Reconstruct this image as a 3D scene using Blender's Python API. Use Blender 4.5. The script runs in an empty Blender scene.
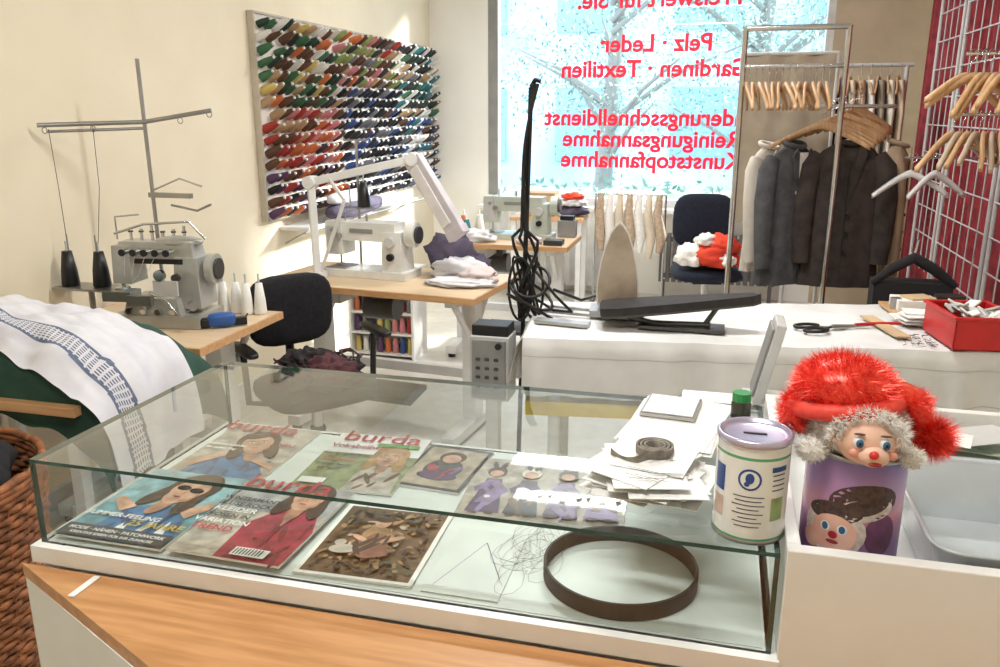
import bpy, math, random
from math import sin, cos, pi, radians
from mathutils import Vector, Matrix, Euler, noise as mnoise
random.seed(7)
scn=bpy.context.scene
def lin(c):
    c=c/255.0
    return c/12.92 if c<=0.04045 else ((c+0.055)/1.055)**2.4
def col(r,g,b): return (lin(r),lin(g),lin(b),1)
MC={}
def M(name,c,rough=.5,metal=0.0,c2=None,nscale=8,bump=0,spec=None,coat=0,sheen=0,emis=0,stretch=None):
    if name in MC: return MC[name]
    m=bpy.data.materials.new(name); m.use_nodes=True
    nt=m.node_tree; b=nt.nodes['Principled BSDF']
    b.inputs['Base Color'].default_value=col(*c); b.inputs['Roughness'].default_value=rough
    b.inputs['Metallic'].default_value=metal
    if coat: b.inputs['Coat Weight'].default_value=coat
    if sheen: b.inputs['Sheen Weight'].default_value=sheen
    if emis:
        b.inputs['Emission Color'].default_value=col(*c); b.inputs['Emission Strength'].default_value=emis
    tc=nt.nodes.new('ShaderNodeTexCoord'); mp=nt.nodes.new('ShaderNodeMapping')
    nt.links.new(tc.outputs['Object'],mp.inputs[0])
    if stretch: mp.inputs['Scale'].default_value=stretch
    nz=nt.nodes.new('ShaderNodeTexNoise'); nz.inputs['Scale'].default_value=nscale; nz.inputs['Detail'].default_value=4
    nt.links.new(mp.outputs[0],nz.inputs['Vector'])
    mx=nt.nodes.new('ShaderNodeMix'); mx.data_type='RGBA'
    if c2 is None: c2=tuple(max(0,x*0.93) for x in c)
    mx.inputs[6].default_value=col(*c); mx.inputs[7].default_value=col(*c2)
    rp=nt.nodes.new('ShaderNodeValToRGB'); rp.color_ramp.elements[0].position=.35; rp.color_ramp.elements[1].position=.65
    nt.links.new(nz.outputs[0],rp.inputs[0]); nt.links.new(rp.outputs[0],mx.inputs[0]); nt.links.new(mx.outputs[2],b.inputs['Base Color'])
    if bump:
        bp=nt.nodes.new('ShaderNodeBump'); bp.inputs['Strength'].default_value=bump; bp.inputs['Distance'].default_value=.01
        nt.links.new(nz.outputs[0],bp.inputs['Height']); nt.links.new(bp.outputs[0],b.inputs['Normal'])
    MC[name]=m; return m
def vgrad(name,stops,height,rough=.3,coat=.4,nz_=.15):
    m=bpy.data.materials.new(name); m.use_nodes=True; nt=m.node_tree; b=nt.nodes['Principled BSDF']
    b.inputs['Roughness'].default_value=rough; b.inputs['Coat Weight'].default_value=coat
    tc=nt.nodes.new('ShaderNodeTexCoord'); sp=nt.nodes.new('ShaderNodeSeparateXYZ'); nt.links.new(tc.outputs['Object'],sp.inputs[0])
    n=nt.nodes.new('ShaderNodeTexNoise'); n.inputs['Scale'].default_value=18; nt.links.new(tc.outputs['Object'],n.inputs['Vector'])
    a=nt.nodes.new('ShaderNodeMath'); a.operation='DIVIDE'; a.inputs[1].default_value=height; nt.links.new(sp.outputs[2],a.inputs[0])
    c=nt.nodes.new('ShaderNodeMath'); c.operation='MULTIPLY_ADD'; c.inputs[1].default_value=nz_*2; nt.links.new(n.outputs[0],c.inputs[0]); nt.links.new(a.outputs[0],c.inputs[2])
    d=nt.nodes.new('ShaderNodeMath'); d.operation='SUBTRACT'; d.inputs[1].default_value=nz_; nt.links.new(c.outputs[0],d.inputs[0])
    r=nt.nodes.new('ShaderNodeValToRGB'); nt.links.new(d.outputs[0],r.inputs[0])
    e=r.color_ramp.elements
    e[0].position=stops[0][0]; e[0].color=col(*stops[0][1]); e[1].position=stops[-1][0]; e[1].color=col(*stops[-1][1])
    for p,cc in stops[1:-1]: q=e.new(p); q.color=col(*cc)
    nt.links.new(r.outputs[0],b.inputs['Base Color']); return m
def glassmat(name,tint,refl=1.0):
    m=bpy.data.materials.new(name); m.use_nodes=True; nt=m.node_tree; nt.nodes.clear()
    o=nt.nodes.new('ShaderNodeOutputMaterial'); mx=nt.nodes.new('ShaderNodeMixShader')
    t=nt.nodes.new('ShaderNodeBsdfTransparent'); t.inputs[0].default_value=tint
    g=nt.nodes.new('ShaderNodeBsdfGlossy'); g.inputs['Roughness'].default_value=.015
    lw=nt.nodes.new('ShaderNodeLayerWeight'); lw.inputs[0].default_value=.5
    p=nt.nodes.new('ShaderNodeMath'); p.operation='POWER'; p.inputs[1].default_value=3.2
    q=nt.nodes.new('ShaderNodeMath'); q.operation='MULTIPLY_ADD'; q.inputs[1].default_value=.92*refl; q.inputs[2].default_value=.07*refl
    nt.links.new(lw.outputs['Facing'],p.inputs[0]); nt.links.new(p.outputs[0],q.inputs[0]); nt.links.new(q.outputs[0],mx.inputs[0])
    nt.links.new(t.outputs[0],mx.inputs[1]); nt.links.new(g.outputs[0],mx.inputs[2]); nt.links.new(mx.outputs[0],o.inputs[0])
    return m
class G:
    def __init__(s,name,bevel=0):
        s.name=name;s.v=[];s.f=[];s.m=[];s.sm=[];s.mats=[];s.T=Matrix();s.bevel=bevel
    def add(s,vs,fs,mat,smooth=False):
        if mat not in s.mats: s.mats.append(mat)
        k=s.mats.index(mat); n=len(s.v)
        s.v+= [s.T@Vector(v) for v in vs]
        for f in fs: s.f.append([i+n for i in f]); s.m.append(k); s.sm.append(smooth)
    def box(s,c,d,mat,rot=(0,0,0),top=None):
        R=Euler(rot).to_matrix(); c=Vector(c); hx,hy,hz=[x/2 for x in d]; tp=top or (1,1)
        vs=[]
        for z in(-1,1):
            a=tp if z==1 else (1,1)
            for x,y in((-1,-1),(1,-1),(1,1),(-1,1)): vs.append(c+R@Vector((x*hx*a[0],y*hy*a[1],z*hz)))
        s.add(vs,[(3,2,1,0),(4,5,6,7),(0,1,5,4),(1,2,6,5),(2,3,7,6),(3,0,4,7)],mat)
    def cyl(s,p1,p2,r1,mat,r2=None,seg=14,cap=True):
        p1=Vector(p1);p2=Vector(p2);r2=r1 if r2 is None else r2
        d=(p2-p1).normalized(); a=d.orthogonal().normalized(); b=d.cross(a)
        vs=[];fs=[]
        for p,r in((p1,r1),(p2,r2)):
            for i in range(seg):
                t=2*pi*i/seg; vs.append(p+a*cos(t)*r+b*sin(t)*r)
        for i in range(seg): j=(i+1)%seg; fs.append((i,j,j+seg,i+seg))
        s.add(vs,fs,mat,True)
        if cap: s.add(vs,[tuple(range(seg))[::-1],tuple(range(seg,2*seg))],mat)
    def lathe(s,c,prof,mat,seg=24,R=None):
        c=Vector(c); R=R or Matrix.Identity(3); n=len(prof); vs=[]
        for r,z in prof:
            for i in range(seg):
                t=2*pi*i/seg; vs.append(c+R@Vector((r*cos(t),r*sin(t),z)))
        fs=[]
        for k in range(n-1):
            for i in range(seg):
                j=(i+1)%seg; fs.append((k*seg+i,k*seg+j,(k+1)*seg+j,(k+1)*seg+i))
        s.add(vs,fs,mat,True)
    def sph(s,c,r,mat,rot=(0,0,0),e=1.0,nu=20,nv=12):
        if isinstance(r,(int,float)): r=(r,r,r)
        R=Euler(rot).to_matrix(); c=Vector(c)
        sp=lambda x,p: math.copysign(abs(x)**p,x)
        vs=[];fs=[]
        for j in range(nv+1):
            ph=-pi/2+pi*j/nv
            for i in range(nu):
                t=2*pi*i/nu
                vs.append(c+R@Vector((r[0]*sp(cos(ph),e)*sp(cos(t),e),r[1]*sp(cos(ph),e)*sp(sin(t),e),r[2]*sp(sin(ph),e))))
        for j in range(nv):
            for i in range(nu):
                k=(i+1)%nu; fs.append((j*nu+i,j*nu+k,(j+1)*nu+k,(j+1)*nu+i))
        s.add(vs,fs,mat,True)
    def tube(s,pts,r,mat,seg=8,closed=False,flat=1.0):
        pts=[Vector(p) for p in pts]; n=len(pts)
        rr=r if isinstance(r,(list,tuple)) else [r]*n
        vs=[];fs=[];a=None
        for k,p in enumerate(pts):
            if closed: d=pts[(k+1)%n]-pts[k-1]
            else: d=pts[min(k+1,n-1)]-pts[max(k-1,0)]
            if d.length<1e-9: d=Vector((0,0,1))
            d.normalize()
            if a is None: a=d.orthogonal().normalized() if flat==1.0 else d.cross(Vector((0,1,0))).normalized()
            a=(a-d*a.dot(d))
            if a.length<1e-6: a=d.orthogonal()
            a.normalize()
            b=d.cross(a)
            for i in range(seg):
                t=2*pi*i/seg; vs.append(p+(a*cos(t)+b*sin(t)*flat)*rr[k])
        m=n if closed else n-1
        for k in range(m):
            k2=(k+1)%n
            for i in range(seg):
                j=(i+1)%seg; fs.append((k*seg+i,k*seg+j,k2*seg+j,k2*seg+i))
        s.add(vs,fs,mat,True)
        if not closed: s.add(vs,[tuple(range(seg))[::-1],tuple(range((n-1)*seg,n*seg))],mat)
    def prism(s,poly,z0,z1,mat,R=None,c=(0,0,0),smooth=False,scale_top=1):
        R=R or Matrix.Identity(3); c=Vector(c); n=len(poly)
        vs=[c+R@Vector((x,y,z0)) for x,y in poly]+[c+R@Vector((x*scale_top,y*scale_top,z1)) for x,y in poly]
        s.add(vs,[tuple(range(n))[::-1],tuple(range(n,2*n))],mat)
        s.add(vs,[(i,(i+1)%n,(i+1)%n+n,i+n) for i in range(n)],mat,smooth)
    def surf(s,fn,nu,nv,mat,smooth=True,mf=None):
        vs=[fn(i/nu,j/nv) for j in range(nv+1) for i in range(nu+1)]
        if mf is None:
            s.add(vs,[(j*(nu+1)+i,j*(nu+1)+i+1,(j+1)*(nu+1)+i+1,(j+1)*(nu+1)+i) for j in range(nv) for i in range(nu)],mat,smooth)
        else:
            d={}
            for j in range(nv):
                for i in range(nu):
                    d.setdefault(mf((i+.5)/nu,(j+.5)/nv),[]).append((j*(nu+1)+i,j*(nu+1)+i+1,(j+1)*(nu+1)+i+1,(j+1)*(nu+1)+i))
            n=len(s.v)
            s.v+=[s.T@Vector(v) for v in vs]
            for mt,fs in d.items():
                if mt not in s.mats: s.mats.append(mt)
                k=s.mats.index(mt)
                for f in fs: s.f.append([q+n for q in f]); s.m.append(k); s.sm.append(smooth)
    def fuzz(s,c,r,mat,n=800,L=.02,w=.0012,mask=None,rot=(0,0,0)):
        R=Euler(rot).to_matrix(); c=Vector(c); vs=[];fs=[]
        if isinstance(r,(int,float)): r=(r,r,r)
        for _ in range(n):
            d=Vector((random.gauss(0,1),random.gauss(0,1),random.gauss(0,1))).normalized()
            if mask and not mask(d): continue
            p=c+R@Vector((d.x*r[0],d.y*r[1],d.z*r[2]))
            dd=(R@d+Vector((random.uniform(-.6,.6),random.uniform(-.6,.6),random.uniform(-.6,.6)))).normalized()
            q=p+dd*L*random.uniform(.5,1.2); sd=dd.orthogonal().normalized()*w
            k=len(vs); vs+=[p-sd,p+sd,q]; fs.append((k,k+1,k+2))
        s.add(vs,fs,mat)
    def text(s,body,size,mx,mat,align='CENTER',ext=0,bold=0):
        cu=bpy.data.curves.new('tmp','FONT'); cu.body=body; cu.size=size; cu.align_x=align; cu.extrude=ext; cu.offset=bold; cu.resolution_u=3
        ob=bpy.data.objects.new('tmp',cu); scn.collection.objects.link(ob)
        bpy.context.view_layer.update()
        me=bpy.data.meshes.new_from_object(ob.evaluated_get(bpy.context.evaluated_depsgraph_get()))
        s.add([mx@v.co for v in me.vertices],[tuple(p.vertices) for p in me.polygons],mat)
        bpy.data.objects.remove(ob); bpy.data.meshes.remove(me); bpy.data.curves.remove(cu)
    def done(s):
        me=bpy.data.meshes.new(s.name)
        xs=[v.x for v in s.v];ys=[v.y for v in s.v];zs=[v.z for v in s.v]
        o=Vector(((min(xs)+max(xs))/2,(min(ys)+max(ys))/2,min(zs)))
        me.from_pydata([v-o for v in s.v],[],s.f)
        for m in s.mats: me.materials.append(m)
        me.polygons.foreach_set('material_index',s.m); me.polygons.foreach_set('use_smooth',s.sm)
        me.validate(); me.update()
        ob=bpy.data.objects.new(s.name,me); ob.location=o; scn.collection.objects.link(ob)
        if s.bevel:
            b=ob.modifiers.new('bev','BEVEL'); b.width=s.bevel; b.segments=2; b.limit_method='ANGLE'; b.angle_limit=radians(50)
        return ob
def Tr(x,y,z,rz=0,rx=0,ry=0): return Matrix.Translation((x,y,z))@Euler((rx,ry,rz)).to_matrix().to_4x4()
def N(x,y,z=0): return mnoise.noise(Vector((x,y,z)))

# ---------------- materials
cream=M('wall_cream',(238,228,204),.85,c2=(234,223,198),nscale=3)
cream_lit=M('wall_cream_lit',(248,246,239),.85,c2=(244,241,232),nscale=3)  # lighter copy of the cream; daylight near the window put into the colour
beige=M('wall_tan',(210,194,166),.8,nscale=4)
ceilm=M('ceiling_white',(243,243,241),.9)
white=M('white_laminate',(238,238,236),.35,c2=(233,233,230))
whitem=M('white_metal',(232,232,231),.35,c2=(222,222,221))
chrome=M('chrome',(210,210,210),.18,1.0)
steel=M('brushed_steel',(172,171,169),.35,.9)
dsteel=M('dark_steel',(90,88,85),.4,.8)
black=M('black_plastic',(18,18,20),.4)
blackf=M('black_fabric',(22,22,26),.9,c2=(32,32,38),nscale=60)
navyf=M('navy_fabric',(22,28,44),.9,c2=(30,38,56),nscale=60)
grey=M('grey_plastic',(150,150,149),.5)
lgrey=M('light_grey_plastic',(205,205,204),.45)
paper=M('paper',(240,240,237),.7,c2=(228,228,224),nscale=30)
wood=M('counter_wood',(206,152,102),.38,c2=(184,130,80),nscale=5,stretch=(1.2,14,14),coat=.15)
woodt=M('table_beech',(212,168,122),.4,c2=(196,150,102),nscale=5,stretch=(1,10,10))
woodh=M('hanger_wood',(210,172,130),.45,c2=(188,148,106),nscale=6,stretch=(10,1,1))
redf=M('red_curtain',(152,44,50),.9,c2=(116,30,38),nscale=14)
red=M('red_plastic',(200,34,36),.35)
redt=M('red_tinsel',(230,48,38),.3,.4,c2=(252,92,72),nscale=90)
wfur=M('white_fur',(246,244,240),.9,c2=(234,230,223),nscale=60)
skin=M('vinyl_skin',(244,200,178),.45)
blue=M('blue_plastic',(40,90,165),.4)
green=M('green_cap',(40,140,70),.4)
edge=M('glass_edge_green',(56,88,80),.15,c2=(40,68,62),nscale=20)
yellow=M('yellow_board',(240,208,80),.5)

# ---------------- room
def wallbox(name,c,d,mat):
    g=G(name); g.box(c,d,mat); return g.done()
XL,XR,YB,ZC=-2.6,1.5,7.4,3.0
floorm=M('floor_vinyl',(214,211,204),.3,c2=(203,199,191),nscale=12)
wallbox('floor',((XL+XR)/2,3.2,-.05),(XR-XL+.4,8.8,.1),floorm)
wallbox('ceiling',((XL+XR)/2,3.2,ZC+.05),(XR-XL+.4,8.8,.1),ceilm)
wallbox('wall_left',(XL-.05,3.2,ZC/2),(.1,8.8,ZC),cream)
wallbox('wall_right',(XR+.05,3.2,ZC/2),(.1,8.8,ZC),cream)
wallbox('wall_front',((XL+XR)/2,-1.15,ZC/2),(XR-XL,.1,ZC),cream)
g=G('wall_back')
wx0,wx1,wz0,wz1=-2.06,.80,.78,2.78
g.box(((XL+wx0)/2,YB+.08,ZC/2),(wx0-XL,.16,ZC),cream_lit)
g.box(((XR+wx1)/2,YB+.08,ZC/2),(XR-wx1,.16,ZC),beige)
g.box(((wx0+wx1)/2,YB+.08,wz0/2),(wx1-wx0,.16,wz0),cream_lit)
g.box(((wx0+wx1)/2,YB+.08,(wz1+ZC)/2),(wx1-wx0,.16,ZC-wz1),cream_lit)
g.done()
g=G('window_1',.004)
fm=M('window_frame',(150,150,147),.4)
wm=M('window_frame_white',(228,228,226),.4)
g.box((wx0+.045,YB+.06,(wz0+wz1)/2),(.09,.1,wz1-wz0),fm)
g.box((wx1-.03,YB+.06,(wz0+wz1)/2),(.06,.1,wz1-wz0),wm)
g.box(((wx0+wx1)/2,YB+.06,wz0+.03),(wx1-wx0,.1,.06),wm)
g.box(((wx0+wx1)/2,YB+.06,wz1-.03),(wx1-wx0,.1,.06),wm)
g.box(((wx0+wx1)/2,YB-.06,wz0-.02),(wx1-wx0+.1,.24,.035),wm)
wg=glassmat('window_glass',(.90,.965,1,1),.6)
g.add([(wx0+.09,YB+.07,wz0+.06),(wx1-.06,YB+.07,wz0+.06),(wx1-.06,YB+.07,wz1-.06),(wx0+.09,YB+.07,wz1-.06)],[(0,1,2,3)],wg)
g.done()
rt=M('red_lettering_glow',(232,30,62),.5,emis=.4)  # letters emit a faint glow of their own, though they are no lamp
g=G('window_lettering')
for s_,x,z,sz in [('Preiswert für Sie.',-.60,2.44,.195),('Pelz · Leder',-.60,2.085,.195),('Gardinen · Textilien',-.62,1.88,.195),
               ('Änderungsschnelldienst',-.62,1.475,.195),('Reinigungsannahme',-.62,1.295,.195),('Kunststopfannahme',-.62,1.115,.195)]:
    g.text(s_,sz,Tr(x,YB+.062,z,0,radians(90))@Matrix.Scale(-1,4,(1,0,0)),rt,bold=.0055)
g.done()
g=G('trim_skirting'); g.box((XL+.011,3.2,.04),(.02,8.6,.08),wm); g.box((XR-.011,3.2,.04),(.02,8.6,.08),wm); g.done()

# outside
g=G('pavement'); g.box((0,13,-.15),(26,11,.1),M('asphalt',(212,216,216),.9,nscale=3)); g.done()
leaf=[M('leaf_a',(140,170,158),.7),M('leaf_b',(104,138,128),.7),M('leaf_c',(186,204,184),.7)]  # leaf tones paled, washed-out haze put into the colour
bark=M('bark',(140,142,140),.9,bump=.4)
def tree(name,x,y,h,seed,n,spread):
    rnd=random.Random(seed); g=G(name)
    top=Vector((x+.3,y,h))
    g.tube([(x,y,-.095),(x+.05,y,1),(x+.1,y+.1,2),top],[.13,.11,.09,.04],bark)
    tips=[]
    for k in range(18):
        z0=.9+rnd.random()*(h-1.2); a=rnd.random()*2*pi; L=rnd.uniform(.7,spread)
        p0=Vector((x+.08,y,z0)); p1=p0+Vector((cos(a)*L*.5,sin(a)*L*.3,L*.35)); p2=p0+Vector((cos(a)*L,sin(a)*L*.6,L*.5+.1))
        g.tube([p0,p1,p2],[.04,.026,.01],bark,6); tips+=[p1,p2]
    vs={0:[],1:[],2:[]}
    for k in range(n):
        t=rnd.choice(tips); p=t+Vector((rnd.gauss(0,.42),rnd.gauss(0,.3),rnd.gauss(0,.36)))
        a=Vector((rnd.gauss(0,1),rnd.gauss(0,1),rnd.gauss(0,1))).normalized(); b=a.orthogonal().normalized()
        s_=rnd.uniform(.018,.038); vs[k%3]+=[p-a*s_,p+b*s_*.5,p+a*s_,p-b*s_*.5]
    for k in vs: g.add(vs[k],[(i,i+1,i+2,i+3) for i in range(0,len(vs[k]),4)],leaf[k])
    g.done()
tree('street_tree',-1.5,10.8,4.2,1,5600,1.8)
tree('street_tree',.3,11.6,4.4,2,8600,1.9)
tree('street_tree',2.0,12.4,4.4,5,8000,1.9)
g=G('hedge')
vs=[]
for k in range(4500):
    p=Vector((random.uniform(-4.5,3.5),random.uniform(8.9,9.4),random.uniform(0,.78+.1*sin(k))))
    a=Vector((random.gauss(0,1),random.gauss(0,1),random.gauss(0,1))).normalized(); b=a.orthogonal().normalized(); vs+=[p-a*.05,p+b*.025,p+a*.05,p-b*.025]
g.add(vs,[(i,i+1,i+2,i+3) for i in range(0,len(vs),4)],leaf[1]); g.box((-.5,9.15,.33),(8,.4,.86),leaf[2]); g.done()
g=G('opposite_building')
fac=M('facade',(190,212,224),.8,nscale=.8,c2=(158,192,214)); dk=M('facade_glass',(134,168,192),.3)
g.box((0,18,3),(26,.4,6.2),fac)
for i in range(9):
    for k in range(2): g.box((-10+i*2.4,17.78,1.3+k*2.6),(1.3,.08,1.5),dk)
g.done()

# ---------------- display counter
cx0,cx1,cy0,cy1,cz0,cz1=-1.062,.107,1.01,1.575,.90,1.05
g=G('glass_display_counter')
g.box(((cx0+cx1)/2,(cy0+cy1)/2,.435),(cx1-cx0,cy1-cy0,.87),white)
cf=M('case_floor',(222,230,226),.4)
g.box(((cx0+cx1)/2,(cy0+cy1)/2-.003,.885),(cx1-cx0+.02,cy1-cy0+.024,.03),white)
g.box(((cx0+cx1)/2,(cy0+cy1)/2,.9005),(cx1-cx0-.02,cy1-cy0-.02,.002),cf)
gl=glassmat('case_glass',(.935,.975,.955,1),1.15)
T=.006
def pane(a,b,c,d,n):
    n=Vector(n); q=[Vector(p) for p in (a,b,c,d)]; r=[p-n for p in q]
    g.add(q,[(0,1,2,3)],gl); vs=q+r
    g.add(vs,[(0,1,5,4),(1,2,6,5),(2,3,7,6),(3,0,4,7)],edge)
pane((cx0,cy0,cz1),(cx1,cy0,cz1),(cx1,cy1,cz1),(cx0,cy1,cz1),(0,0,T))
pane((cx0,cy0,cz0),(cx1,cy0,cz0),(cx1,cy0,cz1-T),(cx0,cy0,cz1-T),(0,-T,0))
pane((cx0,cy0+T,cz0),(cx0,cy1,cz0),(cx0,cy1,cz1-T),(cx0,cy0+T,cz1-T),(-T,0,0))
pane((cx1,cy0+T,cz0),(cx1,cy1,cz0),(cx1,cy1,cz1-T),(cx1,cy0+T,cz1-T),(T,0,0))
pane((cx0,cy1,cz0),(cx1,cy1,cz0),(cx1,cy1,cz1-T),(cx0,cy1,cz1-T),(0,T,0))
g.done()
g=G('wooden_bag_ledge',.002)
poly=[(-1.09,.990),(-.68,.80),(-.50,.70),(.62,.70),(.62,.990)]
g.prism(poly,.845,.868,wood)
poly2=[(-1.085,.988),(-.675,.795),(-.5,.705),(.615,.705),(.615,.988)]
g.prism(poly2,.0,.845,white)
g.box((-.935,.955,.8695),(.012,.06,.003),white)
g.done()

# ---------------- magazines
mz=cz0+.0025
def P(n,*c): return M('print_'+n,c,.32,coat=.4,c2=tuple(x*.74 for x in c),nscale=34)
pr,pw,pk,pb,pt,ps,ph,pg,pd,pp,pl=P('red',205,40,60),M('print_white',(240,240,238),.35),P('pink',176,52,78),P('blue',66,124,176),P('teal',110,165,180),P('skin',226,178,150),P('hair',78,54,42),P('green',110,180,90),P('dark',54,62,76),P('purple',84,58,104),P('lilac',150,126,178)
psand,pbr,py=P('sand',206,198,186),P('brown',116,90,64),P('yellow',235,200,70)
lips=P('lips',190,70,75); pshade=P('skin_shade',196,146,118); dblue=P('deep_blue',44,84,134); grass=P('grass',150,165,120)
def mag(name,x,y,rz,bg,els,w=.205,h=.27,z=0,th=.004):
    g=G(name); g.T=Tr(x,y,mz+z,radians(rz))
    g.box((w/2,h/2,th/2),(w,h,th),paper)
    lv=th+.0003
    g.box((w/2,h/2,th+.0001),(w,h,.0004),bg)
    for e in els:
        lv+=.00012 if len(els)<80 else .00003
        if e[0]=='e':
            cx,cy,rx,ry,m=e[1:6]; al=radians(e[6]) if len(e)>6 else 0
            pts=[]
            for t in range(24):
                a,b=w*rx*cos(t*pi/12),w*ry*sin(t*pi/12); pts.append((w*cx+a*cos(al)-b*sin(al),h*cy+a*sin(al)+b*cos(al),lv))
            g.add(pts,[tuple(range(24))],m)
        elif e[0]=='p':
            g.add([(w*a,h*b,lv) for a,b in e[1]],[tuple(range(len(e[1])))],e[2])
        else:
            _,s_,cx,cy,sz,m=e[:6]; g.text(s_,sz,Tr(w*cx,h*cy,lv,radians(e[6]) if len(e)>6 else 0),m,bold=.0004)
    return g.done()
def face(cx,cy,s,hair=None,al=0,shades=False):
    hair=hair or ph
    ca,sa=cos(radians(al)),sin(radians(al))
    def o(dx,dy): return cx+(dx*ca-dy*sa)*s, cy+(dx*sa+dy*ca)*s*.76
    L=[]
    x,y=o(0,.08); L.append(('e',x,y,.27*s,.33*s,hair,al))
    x,y=o(-.19,-.15); L.append(('e',x,y,.10*s,.30*s,hair,al-10)); x,y=o(.19,-.15); L.append(('e',x,y,.10*s,.30*s,hair,al+10))
    x,y=o(0,-.34); L.append(('e',x,y,.085*s,.2*s,pshade,al))
    x,y=o(0,.03); L.append(('e',x,y,.19*s,.22*s,ps,al)); x,y=o(0,-.12); L.append(('e',x,y,.14*s,.18*s,ps,al))
    x,y=o(.09,-.06); L.append(('e',x,y,.08*s,.16*s,pshade,al+12)); x,y=o(.03,-.05); L.append(('e',x,y,.12*s,.17*s,ps,al))
    x,y=o(-.05,.24); L.append(('e',x,y,.2*s,.09*s,hair,al+14))
    if shades:
        for d in(-.085,.085): x,y=o(d,.03); L.append(('e',x,y,.08*s,.055*s,black,al))
    else:
        for d in(-.075,.075):
            x,y=o(d,.03); L.append(('e',x,y,.034*s,.013*s,pw,al)); L.append(('e',x,y,.013*s,.013*s,ph,al)); x,y=o(d,.07); L.append(('e',x,y,.045*s,.007*s,ph,al))
    x,y=o(.006,-.05); L.append(('e',x,y,.012*s,.035*s,pshade,al)); x,y=o(0,-.15); L.append(('e',x,y,.048*s,.014*s,lips,al))
    return L
def folds(x0,y0,x1,y1,m,n=7,seed=1):
    r=random.Random(seed); L=[]
    for k in range(n):
        L.append(('e',r.uniform(x0,x1),r.uniform(y0,y1),r.uniform(.015,.03),r.uniform(.06,.14),m,r.uniform(-35,35)))
    return L
mag('fashion_magazine',-1.03,1.295,0,psand,[('p',[(0,0),(1,0),(1,.35),(0,.3)],P('sand2',188,176,158)),('p',[(.12,.0),(.2,.28),(.42,.42),(.7,.4),(.92,.15),(.95,0)],pb)]+folds(.2,.04,.85,.3,dblue,9,2)+[('p',[(.05,.2),(.3,.42),(.36,.36),(.12,.1)],ps),('p',[(.62,.42),(.95,.28),(.98,.2),(.6,.34)],ps)]+face(.52,.62,.85,al=18)+[('t','burda',.36,.84,.075,pr),('t','Sommerkleider',.24,.52,.015,pw),('t','für jeden Tag',.22,.45,.013,pw),('t','NEU',.85,.6,.02,pk)])
mag('fashion_magazine',-1.045,1.022,0,pt,[('p',[(0,.45),(1,.55),(1,1),(0,1)],P('sea',150,195,205)),('p',[(.2,.14),(.3,.42),(.5,.52),(.85,.46),(.98,.14)],pb),('p',[(.4,.14),(.44,.3),(.5,.14)],pw),('p',[(.6,.14),(.66,.3),(.72,.14)],pw),('p',[(.78,.14),(.8,.32),(.88,.14)],pw)]+folds(.3,.16,.9,.36,dblue,7,3)+[('p',[(.75,.45),(.98,.62),(1,.52),(.88,.36)],ps),('p',[(.25,.35),(.05,.5),(.1,.56),(.34,.44)],ps)]+face(.6,.72,.9,al=-12,shades=True)+[('p',[(0,0),(1,0),(1,.14),(0,.14)],pd),('t','SUMMER-FEELING',.36,.27,.019,pw),('t','25 JAHRE',.74,.19,.027,py),('t','MODE · NÄHEN · PATCHWORK',.5,.075,.013,pw),('t','KREATIVE IDEEN FÜR IHR ZUHAUSE',.5,.025,.010,pw)],z=.005)
mag('fashion_magazine',-.76,1.30,3,pw,[('p',[(0,0),(1,0),(1,.62),(0,.62)],grass),('p',[(.5,.0),(.52,.3),(.62,.42),(.84,.42),(.95,.3),(.98,0)],psand)]+folds(.55,.04,.92,.3,pbr,6,4)+face(.72,.58,.7,hair=P('blond',200,160,100))+[('t','burda',.5,.84,.075,pr),('t','Vokabelheft',.33,.7,.026,pk),('p',[(.5,.76),(.95,.76),(.95,.82),(.5,.82)],pg),('t','von Bluse bis Rock',.28,.55,.013,pd),('t','30 Schnitte',.24,.45,.016,pr),('t','Nähen leicht',.24,.36,.014,pd),('t','gemacht',.22,.29,.014,pd),('p',[(.05,.04),(.3,.04),(.3,.13),(.05,.13)],pw)],z=.001)
dkp=P('dkpink',134,36,60)
mag('fashion_magazine',-.828,1.02,-1,psand,[('p',[(0,.55),(1,.6),(1,1),(0,1)],P('greywall',190,190,192)),('p',[(.42,.0),(.38,.4),(.52,.6),(.62,.66),(.76,.66),(.92,.58),(1,.4),(1,0)],pk)]+folds(.48,.05,.95,.45,dkp,9,5)+[('p',[(.62,.66),(.69,.4),(.76,.66)],ps),('p',[(.66,.42),(.7,0),(.72,0),(.71,.42)],dkp),('e',.6,.24,.018,.018,ph),('e',.6,.12,.018,.018,ph)]+face(.69,.8,.75)+[('t','burda',.4,.86,.075,pr),('t','WINTERMÄNTEL',.27,.66,.017,pd),('t','BLUSE ROCK',.22,.58,.018,pd),('t','KLEIDER',.19,.50,.022,pw),('t','HOSEN IN',.19,.42,.018,pd),('t','VARIATION',.19,.34,.020,pw),('t','TREND',.17,.25,.024,pr),('p',[(.55,.02),(.85,.02),(.85,.11),(.55,.11)],pw)]+[('p',[(.57+i*.028,.03),(.58+i*.028,.03),(.58+i*.028,.1),(.57+i*.028,.1)],black) for i in range(9)],z=.010)
och,dbr,mos,ros=P('ochre',176,142,100),P('dbrown',70,54,44),P('moss',96,94,70),P('rose',156,104,86)
tap=[('p',[(.04,.03),(.96,.03),(.96,.97),(.04,.97)],pbr)]
rt_=random.Random(4)
for k in range(230):
    x_,y_=rt_.uniform(.09,.91),rt_.uniform(.08,.92); d_=math.hypot(x_-.5,y_-.5)
    tap.append(('e',x_,y_,rt_.uniform(.015,.06),rt_.uniform(.01,.03),rt_.choice([och,ros,psand,och,pbr] if d_<.28 else [dbr,mos,pbr,dbr,och]),rt_.uniform(0,180)))
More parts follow.
